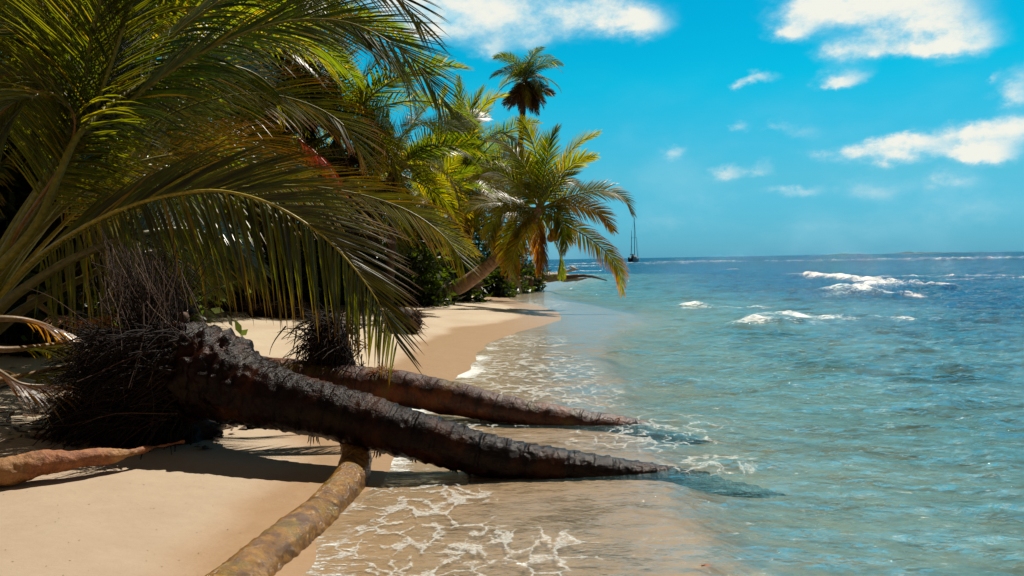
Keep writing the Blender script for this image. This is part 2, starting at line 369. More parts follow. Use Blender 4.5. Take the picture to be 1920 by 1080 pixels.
    fb = bump_(nt, noise_(nt, P, 30, 4, 0.7), 0.6, 0.05)
    fd = nd(nt, 'ShaderNodeBsdfDiffuse', {'Color': (0.80, 0.82, 0.78, 1), 'Normal': fb})
    res = nd(nt, 'ShaderNodeMixShader', {0: foam, 1: surf.outputs[0], 2: fd.outputs[0]})
    nt.links.new(res.outputs[0], out.inputs[0]); return m

def mat_leaf(name='palm_leaf', rough=0.34, transl=0.40, spec=0.8):
    m, nt, out = new_mat(name)
    t = attr_(nt, 'tint').outputs['Color']
    geo = nt.nodes.new('ShaderNodeNewGeometry'); P = geo.outputs['Position']
    v = noise_(nt, P, 6.0, 3)
    c = mix_(nt, 1.0, t, ramp_(nt, v, [(0.3, 0.75), (0.7, 1.2)]), 'MULTIPLY')
    cd = mix_(nt, 1.0, c, (0.42, 0.40, 0.36), 'MULTIPLY')
    p = nd(nt, 'ShaderNodeBsdfPrincipled', {'Base Color': cd, 'Roughness': rough})
    p.inputs['Specular IOR Level'].default_value = spec
    tc_ = mix_(nt, 1.0, c, (4.2, 3.8, 0.5), 'MULTIPLY')
    tr = nd(nt, 'ShaderNodeBsdfTranslucent', {'Color': tc_})
    mx = nd(nt, 'ShaderNodeMixShader', {0: transl, 1: p.outputs[0], 2: tr.outputs[0]})
    nt.links.new(mx.outputs[0], out.inputs[0]); return m
def mat_tint(name, rough=0.7, bumps=0.3, bscale=30, spec=0.3):
    m, nt, out = new_mat(name)
    t = attr_(nt, 'tint').outputs['Color']
    geo = nt.nodes.new('ShaderNodeNewGeometry'); P = geo.outputs['Position']
    v = noise_(nt, P, bscale, 4, 0.65)
    c = mix_(nt, 1.0, t, ramp_(nt, v, [(0.3, 0.6), (0.7, 1.35)]), 'MULTIPLY')
    p = nd(nt, 'ShaderNodeBsdfPrincipled', {'Base Color': c, 'Roughness': rough, 'Normal': bump_(nt, v, bumps, 0.02)})
    p.inputs['Specular IOR Level'].default_value = spec
    nt.links.new(p.outputs[0], out.inputs[0]); return m
def mat_bark(name, base, dark, patch, patch_amt, rough, moss=(0.10, 0.09, 0.01), moss_amt=0.0, scale=1.0, spec=0.4, ring=True):
    m, nt, out = new_mat(name)
    geo = nt.nodes.new('ShaderNodeNewGeometry'); P = geo.outputs['Position']
    al = attr_(nt, 'along').outputs['Fac']
    co = nd(nt, 'ShaderNodeCombineXYZ', {0: math_(nt, 'MULTIPLY', al, 2.0)})
    n1 = noise_(nt, P, 7 * scale, 6, 0.7); n2 = noise_(nt, P, 32 * scale, 5, 0.7); n3 = noise_(nt, P, 2.2 * scale, 4, 0.6)
    c = mix_(nt, smooth_(nt, n1, 0.32, 0.68), dark, base)
    c = mix_(nt, math_(nt, 'MULTIPLY', smooth_(nt, n3, 0.50, 0.62), patch_amt), c, patch)
    c = mix_(nt, math_(nt, 'MULTIPLY', smooth_(nt, noise_(nt, mapping_(nt, P, (1, 1, 1), (0, 0, 0), (5, 3, 1)), 3.1, 4), 0.54, 0.64), moss_amt), c, moss)
    h = math_(nt, 'ADD', math_(nt, 'MULTIPLY', n2, 0.4), n1)
    if ring:
        wob = math_(nt, 'MULTIPLY_ADD', noise_(nt, P, 4.0, 3), 0.06, al)
        w = math_(nt, 'PINGPONG', math_(nt, 'MULTIPLY', wob, 11.0), 1.0)
        rg = math_(nt, 'MAXIMUM', smooth_(nt, w, 0.0, 0.25), math_(nt, 'MULTIPLY', smooth_(nt, n3, .38, .6), .9))
        c = mix_(nt, rg, mix_(nt, 1.0, c, (0.6, 0.55, 0.52), 'MULTIPLY'), c)
        h = math_(nt, 'ADD', h, math_(nt, 'MULTIPLY', rg, 0.45))
    c = mix_(nt, math_(nt, 'MULTIPLY', n2, 0.7), c, mix_(nt, 1.0, c, (0.5, 0.45, 0.42), 'MULTIPLY'))
    p = nd(nt, 'ShaderNodeBsdfPrincipled', {'Base Color': c, 'Normal': bump_(nt, h, 0.7, 0.03)})
    wetz = smooth_(nt, nd(nt, 'ShaderNodeSeparateXYZ', {0: P}).outputs[2], 0.10, 0.42)
    nt.links.new(math_(nt, 'MULTIPLY', math_(nt, 'MULTIPLY_ADD', wetz, 0.25, 0.75), rough), p.inputs['Roughness'])
    nt.links.new(math_(nt, 'MULTIPLY_ADD', wetz, -0.10 if rough < 0.6 else 0.0, spec + (0.10 if rough < 0.6 else 0.0)), p.inputs['Specular IOR Level'])
    nt.links.new(p.outputs[0], out.inputs[0]); return m
def mat_plain(name, col, rough=0.6, var=0.25, scale=8.0, spec=0.4):
    m, nt, out = new_mat(name)
    geo = nt.nodes.new('ShaderNodeNewGeometry'); P = geo.outputs['Position']
    n = noise_(nt, P, scale, 4, 0.6)
    c = mix_(nt, n, tuple(v * (1 - var) for v in col), tuple(min(1, v * (1 + var)) for v in col))
    p = nd(nt, 'ShaderNodeBsdfPrincipled', {'Base Color': c, 'Roughness': rough, 'Normal': bump_(nt, n, 0.2, 0.01)})
    p.inputs['Specular IOR Level'].default_value = spec
    nt.links.new(p.outputs[0], out.inputs[0]); return m

M_sand = mat_sand(); M_sea = mat_sea()
M_leaf = mat_leaf(); M_far = mat_leaf('palm_leaf_matt', 0.38, 0.48, 0.55)
M_stem = mat_tint('palm_midrib', 0.45, 0.15, 20, 0.4)
M_fibre = mat_tint('dry_fibre', 0.8, 0.3, 40)
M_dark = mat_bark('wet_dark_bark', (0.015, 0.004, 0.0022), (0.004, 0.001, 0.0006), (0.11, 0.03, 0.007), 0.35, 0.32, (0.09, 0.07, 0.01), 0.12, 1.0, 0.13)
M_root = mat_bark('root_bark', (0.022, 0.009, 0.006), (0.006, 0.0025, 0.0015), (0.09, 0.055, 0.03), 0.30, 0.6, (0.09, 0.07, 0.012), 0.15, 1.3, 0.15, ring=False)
M_red = mat_bark('reddish_bark', (0.10, 0.028, 0.014), (0.026, 0.007, 0.0035), (0.24, 0.07, 0.015), 0.7, 0.55, (0.13, 0.10, 0.015), 0.6, 1.0)
M_moss = mat_bark('mossy_bark', (0.48, 0.25, 0.045), (0.20, 0.085, 0.015), (0.10, 0.045, 0.012), 0.7, 0.24, (0.26, 0.19, 0.02), 0.5, 2.8, 0.7, ring=False)
M_orange = mat_bark('orange_bark', (0.50, 0.20, 0.07), (0.22, 0.07, 0.025), (0.42, 0.24, 0.08), 0.6, 0.6, scale=1.6, ring=False)
M_trunk = mat_bark('palm_trunk_bark', (0.16, 0.10, 0.065), (0.06, 0.035, 0.022), (0.11, 0.065, 0.04), 0.5, 0.8, scale=0.8)
M_tan = mat_bark('tan_palm_bark', (0.52, 0.36, 0.25), (0.28, 0.17, 0.11), (0.30, 0.17, 0.10), 0.5, 0.8, scale=0.8)
M_bleach = mat_plain('bleached_wood', (0.55, 0.46, 0.38), 0.8, 0.35, 5)
M_drift = mat_plain('driftwood', (0.16, 0.10, 0.07), 0.85, 0.6, 4)
M_nut = mat_plain('coconut_husk', (0.22, 0.12, 0.02), 0.5, 0.5, 9)

# ------------------------------------------------------------------ ground (one sheet out to the horizon) and sea
def polar_grid(y0, y1, nr, a0, a1, nc, z_fn):
    r = np.geomspace(y0, y1, nr); a = np.linspace(R_(a0), R_(a1), nc)
    A, Rr = np.meshgrid(a, r)
    x = Rr * np.sin(A); y = Rr * np.cos(A) - 1.0
    return x, y
def grid_quads(nr, nc):
    i = np.arange(nr - 1)[:, None] * nc; j = np.arange(nc - 1)[None, :]
    return np.stack([i + j, i + j + 1, i + nc + j + 1, i + nc + j], -1).reshape(-1, 4)
NR, NC = 620, 520
gx, gy = polar_grid(1.2, 9000, NR, -75, 75, NC, None)
gzv = ground_z(gx, gy)
link('sand_ground', mesh_np('sand_ground', np.stack([gx, gy, gzv], -1).reshape(-1, 3), grid_quads(NR, NC)), M_sand, kind='structure')

NR, NC = 900, 640
wx, wy = polar_grid(1.5, 9000, NR, -28, 62, NC, None)
bed = ground_z(wx, wy); dep0 = -bed
wp = np.stack([wx, wy, 0 * wx], -1)
calm = sstep(dep0, 0.03, 0.6)
def rot(p, a, sx, sy):
    c, s = math.cos(a), math.sin(a)
    return np.stack([(p[..., 0] * c + p[..., 1] * s) * sx, (-p[..., 0] * s + p[..., 1] * c) * sy, p[..., 2]], -1)
dist = np.hypot(wx, wy)
fade = 1 - sstep(dist, 60, 300)
rdg = 1 - np.abs(fbm(rot(wp, -0.30, 0.28, 0.9), 3, 21))
wz = calm * (0.075 * (rdg - 0.6) + 0.034 * fbm(rot(wp, 0.25, 1.2, 2.6), 3, 23)) * (0.25 + 0.75 * fade)
wz += calm * 0.045 * (1 - 2 * np.abs(fbm(rot(wp, -0.35, 1.0, 2.2), 2, 27))) * fade
wz += calm * 0.045 * np.sin(0.9 * (wy * 0.96 - wx * 0.28) + 2.5 * vnoise(wp * 0.15, 25)) * fade
# small waves lapping over the drowned ends of the trunks
def hump(cx, cy, lx, ly, ang, amp):
    c, s = math.cos(ang), math.sin(ang); u = (wx - cx) * c + (wy - cy) * s; v = -(wx - cx) * s + (wy - cy) * c
    return amp * np.exp(-(u / lx) ** 2 - (v / ly) ** 2)
h1 = at(1380, 880, 6.4); wz += hump(h1[0], 6.45, .45, .14, 0.25, .05) - hump(h1[0] + .2, 6.2, .5, .12, 0.2, .02)
wz += hump(2.8, 6.6, .9, .16, 0.05, .035)
foam = np.zeros_like(wx); lace = np.zeros_like(wx)
# breaking waves out in the lagoon: (px, py, half len m, half width m, angle, height, foam)
def sea_pt(px, py): d = pdir(px, py); t = -CAMZ / d.z; return d.x * t, d.y * t
def breaker(px, py, lx, ly, ang, amp, fo, skew=0.0):
    global wz, foam
    cx, cy = sea_pt(px, py); c, s = math.cos(ang), math.sin(ang)
    u = (wx - cx) * c + (wy - cy) * s; v = -(wx - cx) * s + (wy - cy) * c
    wob = 0.35 * ly * vnoise(np.stack([u * 1.3, v * 0, 0 * u], -1), 41) + skew * u
    g = np.exp(-(u / lx) ** 4 - ((v + wob) / ly) ** 2)
    rough = 1 + 0.5 * fbm(wp * 2.2, 3, 43)
    wz = wz + amp * g * rough
    foam = np.maximum(foam, fo * np.exp(-(u / (lx * 1.1)) ** 4 - ((v + wob) / (ly * 1.2)) ** 2) * (0.85 + 0.5 * fbm(rot(wp, ang, .5, 1.5) * 2.5, 3, 44)))
def crest(pts, wid, amp, fo, rag=.5):
    global wz, foam
    P_ = [sea_pt(*p) for p in pts]; best = np.full(wx.shape, 1e9); uu = np.zeros_like(wx); tot = 0
    jx = wx + rag * vnoise(wp * .9, 45); jy = wy + rag * 1.6 * vnoise(wp * .7, 46)
    for (x0, y0), (x1, y1) in zip(P_[:-1], P_[1:]):
        L2 = (x1 - x0) ** 2 + (y1 - y0) ** 2; t = np.clip(((jx - x0) * (x1 - x0) + (jy - y0) * (y1 - y0)) / L2, 0, 1)
        d = np.hypot(jx - x0 - t * (x1 - x0), jy - y0 - t * (y1 - y0)); k = d < best; best = np.where(k, d, best); uu = np.where(k, tot + t * math.sqrt(L2), uu); tot += math.sqrt(L2)
    e = sstep(uu / tot, 0, .12) * (1 - sstep(uu / tot, .8, 1.0))
    e = .35 + .65 * e
    wz = wz + amp * e * np.exp(-(best / (wid * 1.3)) ** 2) * (1 + .4 * fbm(wp * 2.2, 3, 43))
    foam = np.maximum(foam, fo * e * np.exp(-(best / wid) ** 2) * (.9 + .5 * fbm(wp * 2.0, 3, 44)))
crest([(1472, 517), (1530, 520), (1590, 528), (1640, 534), (1700, 540)], .9, .32, .95)
crest([(1690, 540), (1740, 541), (1800, 541)], .45, .28, .85, .25)
crest([(1650, 537), (1620, 546), (1580, 558)], 1.0, .27, .9)
crest([(1590, 556), (1650, 552), (1700, 557)], .7, .1, .8)
crest([(1413, 614), (1436, 594), (1480, 592), (1530, 598), (1640, 601)], .55, .16, .85, .35)
crest([(1440, 612), (1500, 612), (1560, 608)], .5, .10, .62, .3)
crest([(1640, 600), (1720, 606), (1800, 612)], .35, .06, .5, .3)
breaker(1303, 577, .6, .35, 0.0, .14, .95)
breaker(1370, 579, 2.2, .12, 0.0, .06, .7)
breaker(1375, 506, 1.6, .5, 0.0, .10, .9)
for px, py, lx, ly, amp, fo in ((1180, 493.5, 30, 2.0, .3, .8), (1320, 491.5, 14, 2.5, .5, .65), (1240, 495, 14, 1.2, .2, .6), (1470, 490, 40, 1.3, .35, .52), (1060, 500, 9, .8, .15, 1.0), (1070, 509, 5, .5, .1, .9), (1660, 488, 30, 2.0, .5, .5), (1850, 486, 40, 2.6, .5, .4), (1700, 521, 8, .4, .1, .62), (1880, 524, 6, .35, .1, .6), (1830, 487, 14, 3, .6, .5)):
    breaker(px, py, lx, ly, 0.0, amp, fo)
# dark steep wavelets
for px, py, lx in ((1700, 673, 1.3), (1640, 655, 1.0), (1560, 690, .9), (1400, 640, 1.0), (1820, 760, .9), (1180, 665, .6), (1300, 720, .7)):
    cx, cy = sea_pt(px, py); wz = wz + hump(cx, cy, lx, .22, -0.05, .09)
# swash edge and lace
sv = fbm(wp * 1.5, 3, 51)
nearb = sstep(dep0, -0.01, 0.0)
edge = np.exp(-((dep0 - 0.002) / 0.006) ** 2)
epatch = np.clip(sstep(wy, 8.2, 9.0) * (1 - sstep(wy, 17, 19)) + (1 - sstep(np.abs(wy - 6.8), .3, .8)) + .45 * sstep(wy, 24, 27) + .5 * (1 - sstep(wy, 5.2, 6.2)), 0, 1)
foam = np.maximum(foam, edge * (0.55 + 0.5 * sv) * epatch * 1.1)
def region(cx, cy, sx, sy, k): return k * np.exp(-((wx - cx) / sx) ** 2 - ((wy - cy) / sy) ** 2)
for px, py, rx, ry, k in ((790, 960, .42, .75, 1.05), (880, 1040, .6, .5, .88), (700, 1040, .35, .5, .8), (760, 900, .35, .3, .9), (1020, 1030, .4, .35, .75), (830, 780, .9, .8, 1.2), (900, 690, .45, 1.7, 1.5), (1010, 690, .8, 2.2, .95), (960, 730, .8, 1.3, .9),
                          (1200, 820, .7, .5, .8), (1330, 870, .35, .3, 1.0), (1250, 800, .8, .8, .45), (700, 870, .3, .3, 1.2), (1000, 570, 1.2, 3, .9), (980, 640, .9, 1.5, .8), (1080, 740, .6, 1.2, .7)):
    cx, cy = sea_pt(px, py); lace = np.maximum(lace, region(cx, cy, rx, ry, k))
wz = np.where(dist > 1500, 0, wz)
depth = np.maximum(wz - bed, 0)
sea = link('sea_water', mesh_np('sea_water', np.stack([wx, wy, wz], -1).reshape(-1, 3), grid_quads(NR, NC),
           attrs=dict(depth=depth.ravel(), foam=foam.ravel(), lace=lace.ravel())), M_sea, kind='structure')

# ------------------------------------------------------------------ palm fronds
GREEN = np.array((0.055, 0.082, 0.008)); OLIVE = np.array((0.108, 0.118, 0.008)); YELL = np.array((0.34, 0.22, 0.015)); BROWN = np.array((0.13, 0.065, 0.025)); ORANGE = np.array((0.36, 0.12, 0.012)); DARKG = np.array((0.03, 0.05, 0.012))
def frond_data(c, leaf_len, n, col, tipcol=None, droop=(1.0, 1.0), ang=(62, 22), width=0.036, t0=0.14, nst=6, fold=True, lift=0.25, roll=0.0, rad=0.022, seed=0, gap=0.03, tipfrac=0.35, rach_col=(0.20, 0.19, 0.03), ragged=0.0):
    rg = np.random.default_rng(seed + 100); NP_ = 60
    c = spline(c, NP_); T = np.gradient(c, axis=0); T /= np.linalg.norm(T, axis=1)[:, None]
    up = np.array((0, 0, 1.0))
    S = np.cross(T, up); nn = np.linalg.norm(S, axis=1)
    # keep the side vector continuous where the midrib is nearly vertical
    ref = np.cross(T[NP_ // 2], up); ref /= np.linalg.norm(ref) + 1e-9
    for i in range(NP_):
        s = S[i] / (nn[i] + 1e-9) if nn[i] > 0.25 else ref
        s = s if s.dot(ref) > 0 or nn[i] > 0.5 else ref
        s = s - T[i] * s.dot(T[i]); S[i] = s / (np.linalg.norm(s) + 1e-9)
    N = np.cross(S, T)
    cr, sr = math.cos(roll), math.sin(roll); S, N = S * cr + N * sr, N * cr - S * sr
    tt = np.linspace(t0, 0.995, n)
    A = Acc()
    V_, C_ = [], []; K = 3 if fold else 2
    for side in (-1, 1):
        t = np.clip(tt + rg.normal(0, 0.003, n), 0, 1); k = t * (NP_ - 1); i0 = np.minimum(k.astype(int), NP_ - 2); f = (k - i0)[:, None]
        b = c[i0] * (1 - f) + c[i0 + 1] * f; Tt = T[i0]; St = S[i0] * side; Nt = N[i0]
        u = np.clip((t - t0) / (1 - t0), 0, 1)
        ln = leaf_len * (0.45 + 0.55 * np.sin(np.pi * np.clip(u * 0.75 + 0.20, 0, 1)) ** 0.8) * (1 - 0.45 * u ** 4) * rg.uniform(0.86, 1.08, n)
        if ragged: ln *= np.where(rg.random(n) < ragged, rg.uniform(0.0, 0.6, n), 1)
        lf = (lift if np.isscalar(lift) else lift[0 if side < 0 else 1]) * (1 + rg.normal(0, .25, n)); ag = ang if np.isscalar(ang[0]) else ang[0 if side < 0 else 1]
        an = R_(1) * (ag[0] + (ag[1] - ag[0]) * np.clip((t - t0) / (1 - t0), 0, 1) ** 1.3) + rg.normal(0, 0.045, n)
        d = np.cos(an)[:, None] * Tt + np.sin(an)[:, None] * St + lf[:, None] * Nt
        d /= np.linalg.norm(d, axis=1)[:, None]
        p = b.copy(); st = np.linspace(0, 1, nst); dr = droop[0 if side < 0 else 1] * (1 + rg.normal(0, 0.15, n))
        stf = rg.normal(0, 0.05, (n, 3))
        base = col * rg.uniform(0.7, 1.3, (n, 1)) * (1 + rg.normal(0, 0.06, (n, 3)))
        mixy = (rg.random(n) < 0.07)[:, None] * 0.6; base = base * (1 - mixy) + YELL * mixy
        rows = []; cols = []
        for s_i, s in enumerate(st):
            if s_i > 0:
                ds = (ln * (st[s_i] - st[s_i - 1]))[:, None]
                d = d + (np.array((0, 0, -1.0)) * dr[:, None] * (0.35 + s) + stf) * ds / max(leaf_len, .3) * 0.9
                d /= np.linalg.norm(d, axis=1)[:, None]; p = p + d * ds
            # blade normal
            nb = Nt - d * np.sum(Nt * d, 1)[:, None]; nb /= np.linalg.norm(nb, axis=1)[:, None] + 1e-9
            wv = np.cross(d, nb)
            w = width * (0.35 + 0.65 * min(1, s * 6)) * (1 - s) ** 0.55 if s < 1 else 0.0015
            w = w * (ln / leaf_len)[:, None] ** 0.5 * 0.5
            if fold: rows.append(np.stack([p + wv * w * 0.85 - nb * w * 0.7, p, p - wv * w * 0.85 - nb * w * 0.7], 1))
            else: rows.append(np.stack([p + wv * w, p - wv * w], 1))
            tc_ = tipcol if tipcol is not None else col
            q = max(0.0, (s - (1 - tipfrac)) / tipfrac) if tipfrac > 0 else 0
            q2 = np.clip(q * (0.5 + u), 0, 1)[:, None] if tipcol is not None else 0
            cc = base * (1 - q2) + tc_ * q2
            cols.append(np.repeat(cc[:, None, :], K, 1))
        V = np.stack(rows, 1).reshape(n, nst * K, 3); C = np.stack(cols, 1).reshape(n, nst * K, 3)
        i = np.arange(nst - 1)[:, None] * K; j = np.arange(K - 1)[None, :]
        q = np.stack([i + j, i + j + 1, i + K + j + 1, i + K + j], -1).reshape(-1, 4)
        Q = (q[None] + (np.arange(n) * nst * K)[:, None, None]).reshape(-1, 4)
        A.add(V.reshape(-1, 3), Q, C.reshape(-1, 3))
    # midrib
    rr = rad * np.linspace(1, 0.0, NP_) ** 0.75 * (1 + 1.3 * np.exp(-np.linspace(0, 1, NP_) * 14)) + 0.003
    vv, vq, _ = tube(c, rr * .55, 4); A.add(vv, vq, np.array(rach_col))
    rv, rq, _ = tube(c, rr, 6)
    return A, (rv, rq, np.array(rach_col))
def frond(parent, c, near=False, label=None, mat=None, **kw):
    off = np.array(parent.location) if parent is not None else np.zeros(3)
    c = np.asarray(c) - off
    A, (rv, rq, rc) = frond_data(c, **kw)
    o = link('frond', A.mesh('frond', smooth=False), mat or M_leaf, parent)
    B = Acc(); B.add(rv, rq, rc)
    link('midrib', B.mesh('midrib'), M_stem, o)
    if label: o['label'] = label
    return o
def proto_curve(L, a0, a1, pw=1.2, n=24):
    s = np.linspace(0, 1, n); a = R_(1) * (a0 + (a1 - a0) * s ** pw); ds = L / (n - 1)
    x = np.concatenate([[0], np.cumsum(np.cos(a[:-1]) * ds)]); z = np.concatenate([[0], np.cumsum(np.sin(a[:-1]) * ds)])
    return np.stack([x, .12 * np.sin(s * 2.2) * x * 0.3, z], 1)
def pix(pts): return [at(*p) for p in pts]

# ---- the big palm at the left edge, whose crown fills the upper left
SB = 1.6
heart = at(-60, 640, 5.9 * SB)
big = thing('coconut_palm', 'huge near coconut palm at the left edge with long arching fronds over the beach', 'palm tree', (heart[0], heart[1], gz(heart[0], heart[1])))
tr_c = spline([(heart[0] - .35, heart[1] + .2, gz(heart[0], heart[1]) - .3), (heart[0] - .2, heart[1] + .1, .4), heart, heart + (0.12, 0, .25)], 60)
v, q, al = tube(tr_c - np.array(big.location), np.linspace(.28, .18, 60), 28, lambda p, s, a: .012 * np.abs(((s * 9) % 1) - .5) + .02 * fbm(p * 9, 3, 61))
link('trunk', mesh_np('trunk', v, q, attrs=dict(along=al)), M_trunk, big)
def pixs(pts): return [at(x, y, Y * SB) for x, y, Y in pts]
def nfrond(c, leaf_len=.9, width=.036, n=100, rad=.026, **kw): return frond(big, c, leaf_len=leaf_len * 1.42, width=width * 1.12, n=int(n * 1.08), rad=rad * 1.25, **kw)
# lower arching frond in front
nfrond(pixs([(-50, 610, 5.8), (50, 500, 5.6), (140, 435, 5.3), (240, 388, 5.1), (330, 364, 5.0), (420, 359, 4.9), (520, 388, 4.8), (620, 455, 4.75), (700, 552, 4.7), (745, 640, 4.7)]),
      leaf_len=.95, n=128, col=OLIVE * .75, tipcol=BROWN, droop=(.45, 1.1), ang=((46, 18), (80, 26)), width=.044, t0=.22, nst=7, lift=(-.1, -.35), rad=.022, seed=1, roll=-.95, rach_col=(.38, .30, .03))
# its neighbour behind, reaching to the right
nfrond(pixs([(-40, 600, 5.9), (80, 480, 6.0), (200, 410, 5.9), (340, 366, 5.8), (470, 350, 5.8), (580, 350, 5.8), (680, 366, 5.8), (770, 398, 5.7), (835, 445, 5.6), (868, 492, 5.5)]),
      leaf_len=.78, n=105, col=OLIVE * 1.2, tipcol=YELL * .7, droop=(.6, .5), ang=((50, 16), (60, 18)), width=.034, t0=.25, nst=6, lift=.0, rad=.022, seed=2, roll=-.72)
# high arch
nfrond(pixs([(-45, 590, 5.9), (40, 440, 5.8), (130, 300, 5.8), (220, 210, 5.7), (330, 128, 5.7), (440, 70, 5.6), (540, 40, 5.6), (640, 40, 5.6), (720, 72, 5.5), (790, 130, 5.5), (835, 200, 5.5)]),
      leaf_len=.95, n=110, col=GREEN * 1.2, tipcol=OLIVE, droop=(.25, .45), ang=((42, 20), (50, 24)), width=.038, t0=.30, nst=7, lift=-.05, rad=.024, seed=3, roll=-.75)
# second high frond, going out of the top of the picture
nfrond(pixs([(-50, 585, 6.0), (60, 390, 6.1), (170, 230, 6.2), (260, 130, 6.2), (360, 40, 6.2), (480, -30, 6.2), (620, -50, 6.1), (730, -20, 6.0), (800, 60, 6.0)]),
      leaf_len=1.0, n=115, col=GREEN, tipcol=OLIVE, droop=(.7, .9), ang=(52, 20), width=.040, t0=.30, nst=6, lift=.0, rad=.026, seed=4, roll=-.7)
# middle
nfrond(pixs([(-40, 595, 6.2), (90, 420, 6.4), (200, 300, 6.5), (320, 215, 6.6), (430, 180, 6.6), (510, 178, 6.6), (590, 200, 6.6), (650, 240, 6.5), (680, 290, 6.5)]),
      leaf_len=.9, n=100, col=OLIVE, tipcol=ORANGE * .6, droop=(.6, .7), ang=(52, 18), width=.036, t0=.28, nst=6, lift=.05, rad=.024, seed=5, roll=-.75)
nfrond(pixs([(-40, 600, 6.3), (90, 450, 6.6), (210, 340, 6.9), (330, 280, 7.0), (430, 262, 7.1), (500, 280, 7.2), (545, 320, 7.2), (565, 370, 7.2)]),
      leaf_len=.85, n=90, col=YELL * .75, tipcol=ORANGE, droop=(.7, .8), ang=(46, 18), width=.034, t0=.28, nst=6, lift=.05, rad=.024, seed=6, roll=-.7, label='yellowing frond with orange tips', rach_col=(.4, .28, .03))
# upright fronds
for i, pts in enumerate(([(-55, 580, 5.8), (30, 430, 5.7), (110, 290, 5.6), (152, 190, 5.55), (168, 90, 5.5), (192, -10, 5.4), (230, -130, 5.3), (300, -240, 5.1)],
                         [(-50, 590, 5.9), (50, 430, 5.8), (140, 280, 5.8), (172, 195, 5.8), (205, 90, 5.8), (230, -10, 5.8), (275, -130, 5.7), (350, -230, 5.5)],
                         [(-50, 600, 5.7), (60, 430, 5.6), (150, 280, 5.6), (192, 165, 5.6), (225, 70, 5.6), (252, -10, 5.6), (320, -150, 5.6), (420, -220, 5.6)],
                         [(-60, 580, 6.0), (20, 430, 6.0), (110, 290, 6.0), (148, 190, 6.0), (122, 90, 6.1), (92, -10, 6.1), (40, -120, 6.2)])):
    nfrond(pixs(pts), leaf_len=.75, n=95, col=(OLIVE, GREEN, GREEN, OLIVE)[i], tipcol=OLIVE, droop=(.3, .3), ang=((40, 16), (62, 20)) if i != 2 else ((60, 18), (60, 18)), width=.032, t0=.36, nst=6, lift=.2, rad=.034, seed=10 + i, roll=(.5, 1.0, .1, .4)[i], rach_col=(.20, .19, .02))
# fronds falling to the left
for i, pts in enumerate(([(-60, 600, 6.1), (40, 420, 6.0), (120, 280, 5.9), (128, 180, 5.8), (100, 95, 5.7), (50, 62, 5.6), (-30, 62, 5.5), (-120, 120, 5.4)],
                         [(-60, 600, 6.0), (40, 430, 5.9), (130, 290, 5.8), (150, 210, 5.7), (110, 160, 5.6), (50, 138, 5.5), (-40, 160, 5.4), (-110, 230, 5.3)],
                         [(-60, 610, 5.9), (30, 440, 5.7), (120, 300, 5.5), (140, 220, 5.4), (90, 172, 5.3), (30, 190, 5.2), (-20, 240, 5.1), (-60, 330, 5.0)])):
    nfrond(pixs(pts), leaf_len=.68, n=85, col=(GREEN, OLIVE, OLIVE)[i], tipcol=OLIVE, droop=(.8, .8), ang=(55, 20), width=.032, t0=.42, nst=6, lift=.0, rad=.024, seed=20 + i, rach_col=(.22, .11, .02), roll=.9)
# low petioles sweeping across the left side
for i, pts in enumerate(([(-60, 640, 5.2), (20, 560, 5.1), (110, 500, 5.1), (190, 462, 5.1), (260, 440, 5.2), (340, 430, 5.5), (420, 450, 5.8), (480, 500, 6.0)],
                         [(-40, 640, 5.4), (60, 570, 5.4), (160, 520, 5.5), (230, 485, 5.6), (320, 470, 6.0), (400, 490, 6.4)],
                         [(-60, 560, 5.3), (0, 500, 5.2), (70, 420, 5.2), (110, 330, 5.3), (150, 250, 5.4), (260, 160, 5.9), (380, 120, 6.2), (480, 140, 6.5), (560, 220, 6.8)],
                         [(-60, 600, 6.4), (60, 440, 6.5), (220, 260, 6.9), (380, 130, 7.2), (520, 60, 7.4), (640, 50, 7.5), (730, 100, 7.6), (780, 190, 7.6)],
                         [(-60, 610, 5.7), (60, 450, 5.8), (200, 330, 6.0), (330, 290, 6.3), (450, 300, 6.5), (560, 330, 6.8), (640, 390, 7.0)])):
    nfrond(pixs(pts), leaf_len=.75, n=85, col=(DARKG * 1.4, GREEN, GREEN, OLIVE, OLIVE)[i], tipcol=OLIVE, droop=(.7, .8), ang=(50, 18), width=.032, t0=(.55, .5, .4, .3, .3)[i], nst=6, lift=.0, rad=(.05, .045, .04, .026, .026)[i], seed=30 + i, rach_col=((.12, .105, .02), (.11, .09, .02), (.20, .18, .015), (.2, .19, .03), (.2, .17, .02))[i], roll=-.9)

# ------------------------------------------------------------------ shared frond meshes for the palms farther off
PROTO = {}
def mk_proto(key, L, a0, a1, col, tip, droop, n=62, **kw):
    lst = []
    for sd in range(2):
        A, (rv, rq, rc) = frond_data(proto_curve(L, a0 + sd * 6, a1 - sd * 8, 1.15), leaf_len=.95, n=n, col=col, tipcol=tip, droop=(droop * .5, droop * .6), ang=(60, 20), width=.058, t0=.14, nst=5, fold=False, lift=.2, rad=.03, seed=hash(key) % 1000 if False else (len(PROTO) * 7 + sd), **kw)
        B = Acc(); B.add(rv, rq, rc)
        m1 = A.mesh('frond', smooth=False); m1.materials.append(M_far); m2 = B.mesh('midrib'); m2.materials.append(M_stem)
        lst.append((m1, m2))
    PROTO[key] = lst
mk_proto('up', 3.6, 84, 35, OLIVE, None, .35)
mk_proto('high', 4.2, 66, -10, GREEN * 1.1, OLIVE, .8)
mk_proto('mid', 4.4, 42, -50, GREEN * 1.1, OLIVE, 1.2)
mk_proto('low', 4.3, 12, -72, OLIVE, YELL * .8, 1.6)
mk_proto('hang', 3.4, -35, -88, OLIVE * .9, BROWN, 2.0, tipfrac=.5)
mk_proto('dead', 3.0, -62, -90, BROWN * .4, BROWN * .3, 2.4, ragged=.2, rach_col=(.1, .06, .03))
